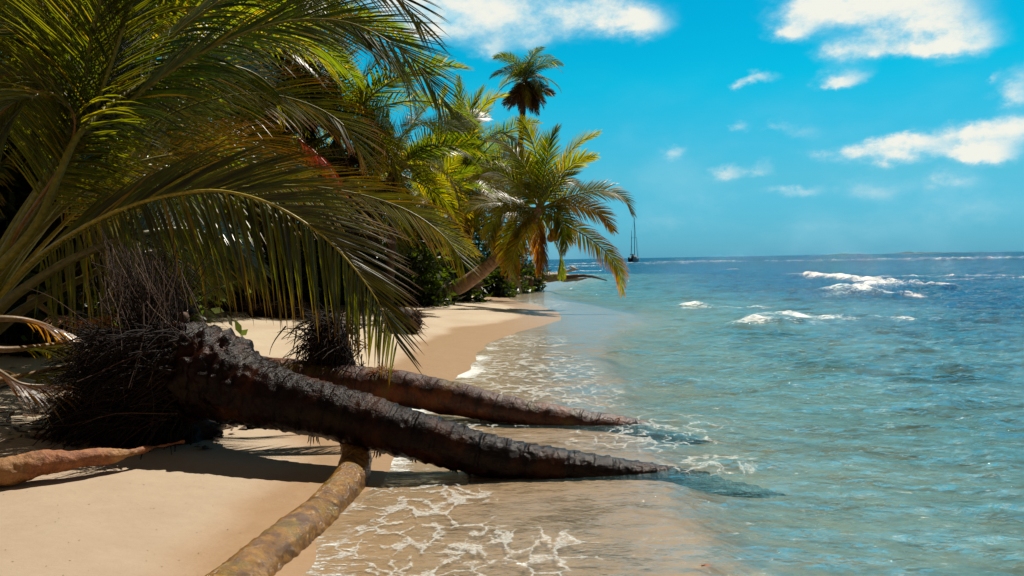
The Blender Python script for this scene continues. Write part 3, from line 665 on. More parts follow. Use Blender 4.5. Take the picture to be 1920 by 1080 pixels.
def place_proto(parent, key, loc, azim, pitch, scale, roll=0.0, var=0):
    m1, m2 = PROTO[key][var % 2]
    o = link('frond', m1, None, parent)
    o.location = loc; o.rotation_euler = (Matrix.Rotation(azim, 3, 'Z') @ Matrix.Rotation(-pitch, 3, 'Y') @ Matrix.Rotation(roll, 3, 'X')).to_euler(); o.scale = (scale,) * 3
    link('midrib', m2, None, o); return o
def palm(x, y, top, label, n=20, scale=1.0, lean=(0, 0), dead=3, seed=0, nuts=0, group='palms of the grove behind the beach', r=.14):
    rg = np.random.default_rng(seed + 500); z0 = gz(x, y)
    t = thing('coconut_palm', label, 'palm tree', (x, y, z0), group)
    h = top - z0
    c = spline([(0, 0, -.3), (lean[0] * .35, lean[1] * .35, h * .4), (lean[0] * .8, lean[1] * .8, h * .8), (lean[0], lean[1], h)], 50)
    rr = np.interp(np.linspace(0, 1, 50), [0, .08, .3, 1], [r * 1.7, r * 1.2, r, r * .8])
    v, q, al = tube(c, rr, 14, lambda p, s, a: .012 * np.abs(((s * 5) % 1) - .5) + .012 * fbm(p * 6, 2, 62))
    link('trunk', mesh_np('trunk', v, q, attrs=dict(along=al)), M_trunk, t)
    top_ = c[-1]; keys = []
    for i in range(n):
        u = i / (n - 1); keys.append('up' if u < .14 else 'high' if u < .38 else 'mid' if u < .66 else 'low' if u < .88 else 'hang')
    keys += ['dead'] * dead
    for i, k in enumerate(keys):
        place_proto(t, k, tuple(top_ + rg.normal(0, .05, 3)), i * 2.39996 + rg.normal(0, .25), rg.normal(0, .13), scale * rg.uniform(.85, 1.1), rg.normal(0, .55), int(rg.integers(0, 2)))
    for i in range(nuts): coconut(t, top_ + np.array((math.cos(i * 2.1) * .28, math.sin(i * 2.1) * .28, -.25 - .12 * (i % 3))), .13)
    return t
def coconut(parent, p, r):
    u = np.linspace(0, np.pi, 9); c = np.stack([0 * u, 0 * u, -r * 1.25 * np.cos(u)], 1) + p
    v, q, al = tube(c, r * np.sin(u) ** .8 + .002, 10, lambda P_, s, a: .008 * np.cos(3 * a) + .006 * fbm(P_ * 12, 2, 5))
    return link('coconut', mesh_np('coconut', v, q), M_nut, parent)

# ---- leaning palm on the point, with the sea behind its crown
PY = 27.0
b0 = on_ground(800, 556)
lp = thing('coconut_palm', 'leaning palm bending out from the sand toward the sea with coconuts in its crown', 'palm tree', (b0[0], PY, gz(b0[0], PY)))
o_ = np.array(lp.location)
cc = spline([at(755, 552, PY), at(800, 548, PY), at(842, 546, PY), at(890, 519, PY - .1), at(940, 476, PY - .2), at(985, 425, PY - .3), at(1012, 392, PY - .3)], 90)
v, q, al = tube(cc - o_, np.interp(np.linspace(0, 1, 90), [0, .2, .35, 1], [.20, .26, .24, .15]), 24, lambda p, s, a: .02 * np.abs(((s * 6) % 1) - .5) + .015 * fbm(p * 6, 3, 63))
link('trunk', mesh_np('trunk', v, q, attrs=dict(along=al)), M_tan, lp)
CR0 = (1013, 392)
FR = [([(1045, 376), (1085, 364), (1130, 357), (1168, 370), (1187, 402)], 0.0, .7, OLIVE, YELL * .6),
      ([(1050, 385), (1090, 388), (1125, 400), (1150, 432)], -.6, .9, YELL * .5, YELL),
      ([(1040, 415), (1080, 432), (1125, 462), (1158, 502), (1168, 550)], -1.5, 1.3, OLIVE * 1.1, ORANGE * 1.15),
      ([(1030, 350), (1058, 300), (1085, 268), (1122, 250)], .8, .5, OLIVE, None),
      ([(1030, 365), (1055, 325), (1085, 302), (1115, 294)], -.5, .4, OLIVE * .8, None),
      ([(1012, 340), (1005, 290), (990, 245), (975, 222)], 1.2, .4, OLIVE * 1.2, YELL * .6),
      ([(1018, 340), (1025, 300), (1030, 265), (1045, 240)], .2, .4, GREEN, None),
      ([(1000, 345), (975, 300), (945, 268), (915, 262)], .5, .5, OLIVE * 1.2, YELL * .6),
      ([(990, 365), (955, 335), (920, 322), (888, 335)], -.3, .8, OLIVE * 1.1, YELL * .6),
      ([(980, 388), (935, 378), (890, 385), (852, 408)], -.8, .9, OLIVE * 1.1, YELL * .6),
      ([(985, 395), (945, 395), (922, 425), (918, 465)], -1.2, 1.2, OLIVE, YELL * .7),
      ([(992, 405), (965, 430), (950, 470), (955, 520)], -.9, 1.2, OLIVE, YELL * .8),
      ([(1000, 415), (975, 450), (960, 495), (975, 545)], -1.4, 1.3, OLIVE, ORANGE * .7),
      ([(1020, 410), (1035, 440), (1050, 480), (1052, 520)], .9, 1.4, GREEN, OLIVE),
      ([(1008, 418), (1008, 450), (1012, 480), (1010, 510)], .1, 1.6, BROWN, BROWN),
      ([(1025, 395), (1048, 405), (1060, 440), (1058, 475)], -1.6, 1.2, GREEN, YELL * .5),
      ([(1000, 372), (975, 352), (950, 362), (930, 395)], 1.6, 1.0, GREEN, OLIVE),
      ([(1020, 355), (1050, 340), (1085, 345), (1110, 372)], 2.0, .9, GREEN * .9, OLIVE)]
for i, (pts, dy, dr, col, tip) in enumerate(FR):
    n = len(pts); C = [at(CR0[0], CR0[1], PY - .3)] + [at(px, py, PY - .3 + dy * (j + 1) / n) for j, (px, py) in enumerate(pts)]
    frond(lp, C, leaf_len=.78, n=78, col=col * 1.5, tipcol=tip, droop=(dr * .6, dr * .75), ang=(58, 20), width=.05, t0=.10, nst=5, fold=False, lift=.1, rad=.03, seed=60 + i, tipfrac=.6, roll=(-.8, -.9, -.9, .7, .8, .9, -.7, .8, .9, .8, .7, .9, .5, -.6, .3, -.8, .6, -.7)[i], mat=M_far)
for i, (px, py) in enumerate(((1050, 392), (1046, 405), (1038, 436), (1043, 444), (1033, 446), (1002, 418), (1030, 408))):
    coconut(lp, at(px, py, PY - .6) - o_, .12)

# ---- the tall far palm with a skirt of dead fronds
TY = 52.0
tb = at(985, 150, TY)
tall = palm(tb[0] - 1.2, TY, tb[2], 'tall dark palm standing highest against the sky with a hanging skirt of dead fronds', n=3, scale=.7, lean=(1.2, 0), dead=30, seed=3, group=None, r=.2)
rg = np.random.default_rng(31)
for i in range(17):
    az_ = i * 2.4 + .5; a0 = (80, 62, 44, 26, 10)[i * 5 // 17]; c_ = proto_curve(rg.uniform(2.5, 3.1), a0, a0 - 95, 1.2)
    c_ = c_ @ np.array([[math.cos(az_), math.sin(az_), 0], [-math.sin(az_), math.cos(az_), 0], [0, 0, 1]])
    frond(tall, c_ + np.array((tb[0], TY, tb[2])), leaf_len=.8, n=46, col=DARKG, tipcol=DARKG, droop=(.6, .7), ang=(56, 18), width=.06, t0=.1, nst=4, fold=False, lift=.1, rad=.03, seed=260 + i, roll=rg.normal(0, .6), mat=M_far)
# ---- the broad palm between the arches and the leaning one
py_ = at(858, 350, 33.0)
up3 = palm(py_[0], 33.0, py_[2], 'upright palm with a tall spear leaf beside the leaning palm', n=22, scale=.98, lean=(.2, 0), dead=5, seed=5, group=None)

for i, (pts, roll) in enumerate(([[(860, 290), (864, 220), (860, 148)], .2], [[(868, 300), (885, 235), (915, 190), (945, 178)], .8], [[(852, 320), (846, 270), (850, 225), (862, 196)], 1.3], [[(850, 310), (822, 255), (790, 228), (755, 235)], .8],
                                 [[(872, 320), (900, 275), (935, 250), (965, 262)], -.7], [[(845, 330), (810, 300), (775, 295), (745, 318)], -.8], [[(862, 290), (876, 240), (884, 200), (905, 166)], .3], [[(855, 300), (838, 240), (828, 200), (835, 165)], .9])):
    frond(up3, [at(860, 350, 33.0)] + [at(a_, b_, 33.0 - .3 * j) for j, (a_, b_) in enumerate(pts)], leaf_len=.95, n=66, col=(GREEN, OLIVE)[i % 2] * 1.3, tipcol=OLIVE, droop=(.3, .35), ang=(48, 14), width=.055, t0=.1, nst=5, fold=False, lift=.1, rad=.035, seed=160 + i, roll=roll, mat=M_far)
# ------------------------------------------------------------------ grove
GR = [  # px of crown, py of crown, distance, scale, label
 (740, 320, 24, .85, 'mid green palm with lit drooping fronds right of the red dead leaf'),
 (610, 250, 24, 1.1, 'palm whose yellow green fronds fall behind the high arching frond'),
 (560, 80, 24, 1.1, 'tall palm whose brown fringed crown meets the sky at the top'),
 (430, 60, 23, 1.15, 'dark palm crown behind the high arch at the top of the photo'),
 (480, 300, 23, 1.05, 'shaded palm crown just above the low arching frond'),
 (300, 120, 21, 1.2, 'dark palm behind the upright fronds'),
 (120, 60, 13, 1.0, 'black shaded palm at the top left corner'),
 (60, 280, 12.5, .9, 'dark palm at the left edge behind the yellow lit stem'),
 (240, 330, 20, 1.05, 'low shaded palm behind the thick green leaf stems'),
 (620, 420, 27, 1.0, 'low palm seen through the hanging leaflets of the front frond'),
 (400, 430, 25, 1.0, 'low palm behind the grey fibres of the root mound'),
 (870, 320, 40, .8, 'green palm crown just left of the tall far palm'),
 (930, 345, 44, .7, 'palm behind the leaning palm at the foot of the tall far palm'),
 (810, 400, 30, .8, 'young palm low between the grove and the leaning palm'),
 (180, 460, 25, 1.1, 'far low palm in the dark left of the root mound'),
 (-40, 150, 13, 1.0, 'palm half outside the left edge of the photo'),
]
for i, (px, py, Y, s, lb) in enumerate(GR):
    p = at(px, py, Y)
    palm(p[0] - .3, Y, p[2], lb, n=22, scale=s, lean=(.3 + .5 * math.sin(i * 2.3), .4 * math.cos(i * 1.7)), dead=3 + i % 3, seed=20 + i)

# ------------------------------------------------------------------ undergrowth
def leaf_blob(n, size, leaf, col, seed, squash=1.0):
    rg = np.random.default_rng(seed); A = Acc()
    # clumps around random limb ends
    k = 26; dirs = rg.normal(0, 1, (k, 3)); dirs[:, 2] = np.abs(dirs[:, 2]) * .9; dirs /= np.linalg.norm(dirs, axis=1)[:, None]
    ends = dirs * rg.uniform(.45, 1.0, (k, 1)) * np.array(size)
    ci = rg.integers(0, k, n); c = ends[ci] + rg.normal(0, .17, (n, 3)) * np.array(size) * .9
    c[:, 2] = np.maximum(c[:, 2], .02)
    a = rg.normal(0, 1, (n, 3)); a[:, 2] = a[:, 2] * .5 - .3; a /= np.linalg.norm(a, axis=1)[:, None]
    b = np.cross(a, rg.normal(0, 1, (n, 3))); b /= np.linalg.norm(b, axis=1)[:, None] + 1e-9
    l = leaf * rg.uniform(.6, 1.3, (n, 1)); w = l * .14
    V = np.stack([c, c + a * l * .5 + b * w, c + a * l, c + a * l * .5 - b * w], 1).reshape(-1, 3)
    Q = np.arange(4 * n).reshape(-1, 4)
    cl = rg.uniform(.6, 1.3, (k, 1))[ci] * rg.uniform(.8, 1.2, (n, 1))
    return V, Q, np.repeat(col * cl, 4, axis=0), ends
def shrub(x, y, size, label, seed, n=2600, leaf=.16, col=DARKG * 1.2, group='dark bushes along the edge of the grove'):
    t = thing('shrub', label, 'bush', (x, y, gz(x, y)), group)
    V, Q, C, ends = leaf_blob(n, size, leaf, col, seed)
    link('crown', mesh_np('crown', V, Q, C, smooth=False), M_far, t)
    A = Acc()
    for e in ends[:14]:
        v, q, _ = tube(spline([(0, 0, -.1), e * .5 + (0, 0, .1), e], 8), np.linspace(.03, .006, 8), 5, cap=False); A.add(v, q, (.06, .04, .025))
    link('stem', A.mesh('stem'), M_fibre, t); return t
SH = [(130, 450, 13, (2.4, 1.0, 3.6), 'tall black bush filling the shade behind the near palm stems'), (-40, 450, 12, (1.8, 1.0, 3.4), 'tall black bush cut by the left edge of the photo'), (165, 450, 16.5, (2.0, 1.0, 3.6), 'tall black bush above the root mound'),
      (60, 500, 14.5, (1.6, 1.0, 1.8), 'dark bush under the arching stems at the left edge'), (200, 450, 21, (2.4, 1.0, 2.0), 'dark bush rising behind the thick green leaf stems'), (330, 440, 23, (2.2, 1.0, 1.9), 'dark bush behind the grey hanging fibres'), (470, 430, 25, (2.2, 1.1, 2.0), 'dark bush behind the middle of the low arching frond'), (600, 440, 27, (2.4, 1.1, 2.4), 'dark bush behind the tip of the low arching frond'),
      (820, 470, 31, (1.8, 1.4, 1.7), 'dark bush under the young palm left of the leaning trunk'), (905, 470, 37, (1.6, 1.0, 1.8), 'dark bush right behind the leaning trunk'),
      (740, 480, 26, (2.2, 1.3, 2.0), 'dark bush at the back of the beach above the root hummock'), (950, 492, 41, (1.2, 1.0, 1.0), 'low bright tipped bush near the driftwood stump'),
      (640, 505, 25, (2.0, 1.2, 1.5), 'dark bush above the shaggy stump'), (540, 515, 23.5, (2.2, 1.2, 1.7), 'dark bush behind the hanging leaflets'),
      (430, 510, 24, (2.2, 1.2, 1.6), 'dark bush at the back of the sand left of the hanging leaflets'), (300, 500, 24, (2.6, 1.4, 2.4), 'dark bush behind the root mound'),
      (150, 480, 27, (3.4, 1.6, 3.2), 'tall dark bush behind the sunlit clearing'), (20, 480, 25, (3.2, 1.8, 3.4), 'tall dark bush at the left edge'),
      (700, 400, 34, (3.2, 2.0, 4.0), 'high black thicket bush behind the palms'), (850, 400, 40, (3.5, 2.0, 4.4), 'high black bush behind the upright palm'),
      (930, 440, 44, (2.6, 1.5, 3.2), 'black bush low behind the leaning crown')]
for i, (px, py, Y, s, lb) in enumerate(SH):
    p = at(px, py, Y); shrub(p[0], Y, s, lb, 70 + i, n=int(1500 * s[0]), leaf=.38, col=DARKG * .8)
# the far wood reads as one dark mass
A = Acc(); rg = np.random.default_rng(9)
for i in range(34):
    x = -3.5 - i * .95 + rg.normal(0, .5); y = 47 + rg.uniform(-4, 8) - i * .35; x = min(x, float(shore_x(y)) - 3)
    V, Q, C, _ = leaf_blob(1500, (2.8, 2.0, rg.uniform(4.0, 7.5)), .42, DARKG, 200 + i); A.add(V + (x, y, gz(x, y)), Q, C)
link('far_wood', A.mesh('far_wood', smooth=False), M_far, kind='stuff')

# ------------------------------------------------------------------ fallen trunks in the foreground
def trunk_obj(name, label, cat, pts, mat, nl, ns, disp, squash=None, origin=0):
    """pts rows: px, py, Y, radius"""
    w = np.array([list(at(a, b, c)) + [r] for a, b, c, r in pts]); s = spline(w, nl)
    o0 = np.array((s[origin, 0], s[origin, 1], gz(s[origin, 0], s[origin, 1])))
    t = thing(name, label, cat, o0)
    v, q, al = tube(s[:, :3] - o0, s[:, 3], ns, disp)
    link('trunk', mesh_np('trunk', v, q, attrs=dict(along=al)), mat, t)
    return t, s
def ringd(sp, amp, nz, sc=6, seed=0):
    def f(p, s, a):
        w = s + .012 * vnoise(p * 3, seed + 3)
        saw = ((w * sp + .25 * vnoise(p * 1.5, seed + 5)) % 1.0)
        return amp * (saw - .5) * (0.6 + .6 * vnoise(p * 5, seed + 8)) + nz * fbm(p * sc, 4, seed) 
    return f
def main_disp(p, s, a):
    k = 1 - sstep(s, 1.2, 2.5)
    chunky = np.abs(fbm(p * 7.0, 5, 81)) * .06 - .015
    saw = ((s + .03 * vnoise(p * 3, 8)) * 8.5) % 1.0
    return k * (chunky + .03 * fbm(p * 16, 3, 82)) + (1 - k) * (.014 * (saw - .5) + .014 * fbm(p * 4, 3, 83) + .006 * fbm(p * 22, 3, 85))
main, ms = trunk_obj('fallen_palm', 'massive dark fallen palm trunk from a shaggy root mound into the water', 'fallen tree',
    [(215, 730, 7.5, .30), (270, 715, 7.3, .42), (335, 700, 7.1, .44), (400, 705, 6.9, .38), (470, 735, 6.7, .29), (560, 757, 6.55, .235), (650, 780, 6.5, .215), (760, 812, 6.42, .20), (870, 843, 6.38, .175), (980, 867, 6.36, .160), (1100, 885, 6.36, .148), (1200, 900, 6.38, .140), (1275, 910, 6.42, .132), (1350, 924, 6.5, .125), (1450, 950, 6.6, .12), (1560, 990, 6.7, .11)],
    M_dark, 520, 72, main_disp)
mo = np.array(main.location)
# root boss rising at the left end
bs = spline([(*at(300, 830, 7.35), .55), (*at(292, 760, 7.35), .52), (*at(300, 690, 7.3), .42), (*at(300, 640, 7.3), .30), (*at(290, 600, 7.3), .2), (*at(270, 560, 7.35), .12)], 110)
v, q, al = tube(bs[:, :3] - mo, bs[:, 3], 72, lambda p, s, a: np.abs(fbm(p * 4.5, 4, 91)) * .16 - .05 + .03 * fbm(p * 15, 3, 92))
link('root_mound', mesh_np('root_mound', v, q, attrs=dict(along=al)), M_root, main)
def strands(n, base_fn, dir_fn, length, r, col, seed, grav=.6, wig=.25, seg=7, colvar=.4):
    rg = np.random.default_rng(seed); A = Acc()
    for i in range(n):
        p = base_fn(rg); d = dir_fn(rg, p); d = d / np.linalg.norm(d); L = length * rg.uniform(.35, 1.15); pts = [p.copy()]
        for k in range(seg - 1):
            d = d + rg.normal(0, wig, 3) * .5 + np.array((0, 0, -grav / seg)); d /= np.linalg.norm(d); p = p + d * L / (seg - 1); pts.append(p.copy())
        v, q, _ = tube(np.array(pts), np.linspace(r, r * .3, seg) * rg.uniform(.6, 1.3), 4, cap=False)
        A.add(v, q, np.array(col) * rg.uniform(1 - colvar, 1 + colvar))
    return A
# thick spiny roots bristling to the left and down
def rb(rg):
    px = 335 - 165 * rg.random() ** 1.5; py = rg.uniform(615, 805)
    return at(px, py, 7.15 + rg.uniform(-.62, .35)) - mo
def rd(rg, p): return np.array((-1.0 + rg.normal(0, .45), rg.normal(0, .55) - .15, rg.normal(-.12, .42)))
A = strands(1900, rb, rd, .46, .008, (.010, .005, .0035), 301, .55, .22)
link('roots', A.mesh('roots'), M_fibre, main)
A = strands(110, rb, rd, .7, .005, (.07, .035, .02), 311, .5, .3); link('roots', A.mesh('roots'), M_fibre, main)
# skirt of roots reaching the sand
def rb2(rg): return at(rg.uniform(120, 360), rg.uniform(740, 800), 7.25 + rg.uniform(-.4, .3)) - mo
def rd2(rg, p): return np.array((-.6 + rg.normal(0, .5), rg.normal(0, .4) - .2, -.75))
A = strands(900, rb2, rd2, .4, .011, (.010, .005, .0035), 302, .3, .2); link('roots', A.mesh('roots'), M_fibre, main)
# grey fibres hanging above the mound
def fb(rg):
    u = rg.random(); return at(180 + 160 * u + rg.normal(0, 12), 420 + 70 * u + abs(rg.normal(0, 70)), 7.1 + rg.uniform(-.5, .5)) - mo
def fd_(rg, p): return np.array((.12 + rg.normal(0, .22), rg.normal(0, .2), -1))
A = strands(150, fb, fd_, .95, .0035, (.14, .10, .075), 303, .4, .3, 9, .8); link('dead_fibre', A.mesh('dead_fibre'), M_fibre, main)
A = strands(240, lambda rg: at(rg.uniform(230, 345), rg.uniform(560, 640), 7.2 + rg.uniform(-.4, .3)) - mo, lambda rg, p: np.array((rg.normal(0, .35), rg.normal(0, .3), 1.0)), .65, .007, (.03, .018, .012), 304, .1, .2)
link('dead_fibre', A.mesh('dead_fibre'), M_fibre, main)
# tufts under the trunk
rg = np.random.default_rng(5)
for i in [int(520 * u) for u in (.345, .40, .43, .47, .52, .56)]:
    A = Acc(); p = ms[i, :3] - mo + np.array((0, -.03, -ms[i, 3] * .92)); L = rg.uniform(.04, .13)
    for k in range(5):
        o_ = np.array((rg.normal(0, .02), rg.normal(0, .01), 0.0)); v, q, _ = tube(np.array([p + o_ + (0, 0, .03), p + o_ * 1.3 + (0, 0, -L * .5), p + o_ * 1.8 + (0, 0, -L * rg.uniform(.6, 1))]), [.005, .005, .001], 4, cap=False); A.add(v, q, (.02, .012, .008))
    link('bark_shred', A.mesh('bark_shred'), M_fibre, main)

back, bks = trunk_obj('fallen_palm', 'reddish fallen trunk lying behind the big dark one with its end in the water', 'fallen tree',
    [(430, 692, 9.6, .19), (500, 700, 9.4, .20), (580, 712, 9.25, .215), (670, 722, 9.1, .215), (720, 725, 9.0, .215), (800, 737, 8.85, .19), (900, 758, 8.6, .17), (1000, 779, 8.4, .15), (1090, 792, 8.3, .140), (1150, 801, 8.25, .132), (1210, 814, 8.3, .125), (1330, 845, 8.5, .12)],
    M_red, 420, 56, ringd(7.5, .009, .014, 5, 110))
bo = np.array(back.location)
A = strands(90, lambda rg: at(rg.uniform(1105, 1160), rg.uniform(784, 797), 8.2 + rg.uniform(-.08, .08)) - bo, lambda rg, p: np.array((.4 + rg.normal(0, .5), rg.normal(0, .4), .3 + rg.normal(0, .6))), .055, .005, (.2, .07, .025), 320, .3, .4, 5)
link('frayed_end', A.mesh('frayed_end'), M_fibre, back)
A = strands(90, lambda rg: at(rg.uniform(700, 735), rg.uniform(694, 706), 9.0 + rg.uniform(-.15, .1)) - bo, lambda rg, p: np.array((rg.normal(0, .8), rg.normal(0, .4), .4)), .14, .008, (.25, .09, .03), 321, .6, .4, 5)
link('bark_shreds', A.mesh('bark_shreds'), M_fibre, back)
for px, py in ((928, 785), (900, 778), (760, 757)):
    A = Acc(); p = at(px, py, 8.55 + (930 - px) * .0018) - bo; v, q, _ = tube(np.array([p, p + (.01, 0, -.05), p + (0, 0, -.10)]), [.012, .014, .003], 5); A.add(v, q, (.04, .02, .015))
    link('bark_shred', A.mesh('bark_shred'), M_fibre, back)

# near log, wet and mossy, running to the lower left
log, ls = trunk_obj('mossy_log', 'wet golden brown mossy log running from under the dark trunk to the bottom edge', 'log',
    [(664, 830, 6.6, .115), (668, 862, 6.4, .125), (658, 900, 6.1, .132), (612, 955, 5.5, .135), (560, 1002, 4.98, .14), (512, 1045, 4.6, .145), (465, 1087, 4.3, .15), (390, 1152, 3.85, .15), (300, 1230, 3.4, .15)],
    M_moss, 360, 56, lambda p, s, a: .012 * fbm(p * 3.5, 3, 120) + .009 * fbm(p * 14, 4, 121) + .005 * fbm(p * 40, 2, 122))
# left orange log
log2, _ = trunk_obj('driftwood_log', 'bright orange brown log half buried in the sand at the left edge', 'log',
    [(-160, 905, 5.4, .10), (-60, 890, 5.5, .10), (20, 880, 5.6, .098), (100, 868, 5.75, .085), (170, 858, 5.9, .065), (205, 856, 6.0, .06), (240, 850, 6.1, .03), (290, 838, 6.3, .018), (345, 828, 6.5, .008)],
    M_orange, 240, 40, lambda p, s, a: .015 * fbm(p * 7, 4, 130) + .006 * fbm(p * 25, 2, 131))

# shaggy stump behind the back trunk
sp = on_ground(650, 768); 
st = thing('palm_stump', 'dark shaggy palm stump standing behind the reddish fallen trunk', 'stump', (sp[0], 9.35, gz(sp[0], 9.35)))
so = np.array(st.location)
s_ = spline([(*at(645, 775, 9.45), .25), (*at(636, 720, 9.45), .22), (*at(622, 660, 9.45), .20), (*at(618, 620, 9.45), .15), (*at(618, 580, 9.45), .03)], 60)
v, q, al = tube(s_[:, :3] - so, s_[:, 3], 40, lambda p, s, a: np.abs(fbm(p * 6, 3, 140)) * .09)
link('trunk', mesh_np('trunk', v, q, attrs=dict(along=al)), M_root, st)
A = strands(900, lambda rg: at(620 + rg.normal(0, 24), 655 + rg.uniform(-1, 1) * 55, 9.4 + rg.uniform(-.3, .3)) - so, lambda rg, p: np.array((p[0] * 1.2 + rg.normal(0, .35), rg.normal(0, .3), rg.normal(-.5, .7))), .42, .008, (.022, .012, .008), 330, .9, .2)
link('dead_fibre', A.mesh('dead_fibre'), M_fibre, st)

def clump(px, py, Y, sx, sz, label, seed, n=500, name='root_clump'):
    p = at(px, py, Y); z0 = gz(p[0], Y); t = thing(name, label, 'root clump', (p[0], Y, z0), 'shaggy root clumps on the beach')
    c = spline([(-.7 * sx, 0, sz * .25, sz * .2), (-.3 * sx, 0, sz * .45, sz * .5), (.2 * sx, 0, sz * .4, sz * .48), (.7 * sx, 0, sz * .15, sz * .25)], 40)
    v, q, al = tube(c[:, :3], c[:, 3], 30, lambda P_, s, a: np.abs(fbm(P_ * 5, 3, seed)) * .2 * sz)
    link('root_mound', mesh_np('root_mound', v, q, attrs=dict(along=al)), M_root, t)
    A = strands(n, lambda rg: np.array((rg.uniform(-.8, .8) * sx, rg.normal(0, .25) * sz, rg.uniform(.1, .95) * sz)), lambda rg, p_: np.array((rg.normal(0, .6), rg.normal(-.2, .5), rg.normal(-.2, .5))), .3 * sz + .08, .012, (.07, .038, .024), seed + 1, .5, .3)
    link('roots', A.mesh('roots'), M_fibre, t); return t
clump(755, 600, 17.5, .5, .5, 'dark hummock of roots on the sand just behind the frond tips', 340)
clump(520, 585, 19.5, .9, .35, 'low dark mat of roots at the back of the sand behind the hanging leaflets', 350)
clump(435, 580, 20.5, .6, .25, 'low dark litter heap left of the hanging leaflets', 352)
clump(190, 575, 15, .45, .5, 'dark stump of roots in the clearing left of the root mound', 354)
clump(800, 535, 30, .9, .5, 'tangle of dark roots at the foot of the leaning palm', 356)

# ------------------------------------------------------------------ driftwood on the far point
def wood(name, label, limbs, mats, cat='driftwood', group=None):
    p0 = at(*limbs[0][0][0][:3]); t = thing(name, label, cat, (p0[0], p0[1], gz(p0[0], p0[1])), group); o0 = np.array(t.location)
    for k, (pts, r0, r1) in enumerate(limbs):
        c = spline([at(*p) for p in pts], 40)
        v, q, al = tube(c - o0, np.linspace(r0, r1, 40), 12, lambda p, s, a: .25 * r0 * fbm(p * 4, 3, 150 + k))
        link('log' if k == 0 else 'branch', mesh_np('wood', v, q, attrs=dict(along=al)), mats[min(k, len(mats) - 1)], t)
    return t
wood('driftwood_tree', 'bleached fallen tree with white branches lying over the water on the point',
     [([(995, 524, 46), (1030, 520, 45), (1062, 521, 44), (1082, 524, 43.5)], .30, .16), ([(1045, 517, 45), (1065, 508, 45), (1078, 505, 45), (1068, 499, 45)], .12, .04), ([(1050, 516, 45), (1060, 506, 45), (1052, 501, 45)], .1, .03), ([(1075, 506, 45), (1085, 504, 45)], .06, .02),
      ([(1060, 520, 43.5), (1090, 517, 43), (1112, 519, 42.5), (1138, 526, 42)], .13, .03), ([(1060, 525, 43.5), (1085, 524, 43), (1105, 520, 42.8)], .1, .04)], [M_bleach, M_bleach, M_bleach, M_bleach, M_drift, M_bleach])
wood('driftwood_stump', 'dark upturned root stump beside the bleached fallen tree', [([(985, 530, 45), (982, 518, 45), (988, 503, 45), (998, 500, 45)], .42, .2), ([(985, 515, 45), (970, 505, 45), (962, 500, 45)], .2, .05), ([(990, 505, 45), (1000, 498, 45), (996, 492, 45)], .15, .04)], [M_drift])
wood('driftwood_log', 'dark log on the waterline left of the upturned stump', [([(905, 535, 42), (940, 530, 42), (985, 527, 43), (1000, 528, 43)], .3, .25), ([(930, 528, 42), (925, 518, 42)], .1, .04)], [M_drift])
wood('driftwood_log', 'pale log end lying among roots behind the leaning trunk', [([(805, 536, 33), (830, 528, 33), (862, 522, 34)], .22, .15), ([(815, 530, 33), (808, 518, 33)], .09, .03)], [M_bleach])
wood('driftwood_log', 'short brown log in the shade between the grove and the leaning trunk', [([(780, 528, 31), (805, 526, 31), (836, 534, 31)], .2, .12), ([(790, 527, 31), (800, 515, 31)], .07, .03)], [M_drift])
wood('driftwood_log', 'small dark log under the leaning trunk at the back of the sand', [([(868, 543, 31), (890, 540, 31), (908, 533, 31)], .2, .1)], [M_drift])

# ------------------------------------------------------------------ fallen fronds and litter at the left
def fallen(label, pts, seed, col, ll=.5, dr=1.2, roll=0.):
    p = pix(pts); t = thing('fallen_frond', label, 'palm frond', (p[0][0], p[0][1], gz(p[0][0], p[0][1])), 'dry fronds fallen at the left')
    c = np.array(p) - np.array(t.location)
    A, (rv, rq, rc) = frond_data(c, leaf_len=ll, n=38, col=col, tipcol=BROWN, droop=(dr, dr), ang=(55, 22), width=.035, t0=.3, nst=5, lift=.1, rad=.028, seed=seed, roll=roll, ragged=.25)
    link('leaflets', A.mesh('leaflets', smooth=False), M_leaf, t)
    B = Acc(); B.add(rv, rq, np.array((.20, .13, .06))); link('midrib', B.mesh('midrib'), M_stem, t)
fallen('dry fallen frond lying highest beside the root mound', [(-60, 600, 6.6), (30, 598, 6.8), (90, 612, 7.0), (140, 640, 7.2), (200, 640, 7.5)], 401, BROWN * 1.5)
fallen('green brown fallen frond along the sand at the left edge', [(-80, 640, 6.4), (0, 655, 6.6), (70, 650, 6.8), (130, 640, 7.1), (190, 620, 7.6)], 402, OLIVE)
fallen('pale straight fallen frond under the others by the root mound', [(-40, 720, 6.8), (40, 705, 7.0), (110, 690, 7.2), (190, 678, 7.4)], 403, OLIVE * 1.3)
fallen('dark curved fallen frond nearest the left edge', [(-80, 700, 6.2), (-20, 690, 6.3), (40, 720, 6.4), (110, 722, 6.6)], 404, BROWN)
fallen('orange fallen frond leaning in the clearing', [(60, 560, 9.5), (100, 590, 9.3), (150, 600, 9), (210, 590, 8.8)], 405, ORANGE * .6)

# dead red frond hanging in the grove
p0 = at(560, 270, 10.5)
rf = thing('hanging_frond', 'dead red brown frond hanging in the grove above the low arch', 'palm frond', tuple(p0))
frond(rf, [at(560, 262, 10.5), at(590, 285, 10.4), at(620, 318, 10.3), at(642, 355, 10.2)], leaf_len=.45, n=50, col=np.array((.34, .055, .015)), tipcol=ORANGE, droop=(1.5, 1.5), ang=(40, 16), width=.04, t0=.05, nst=5, lift=.1, rad=.012, seed=77, rach_col=(.3, .08, .02))

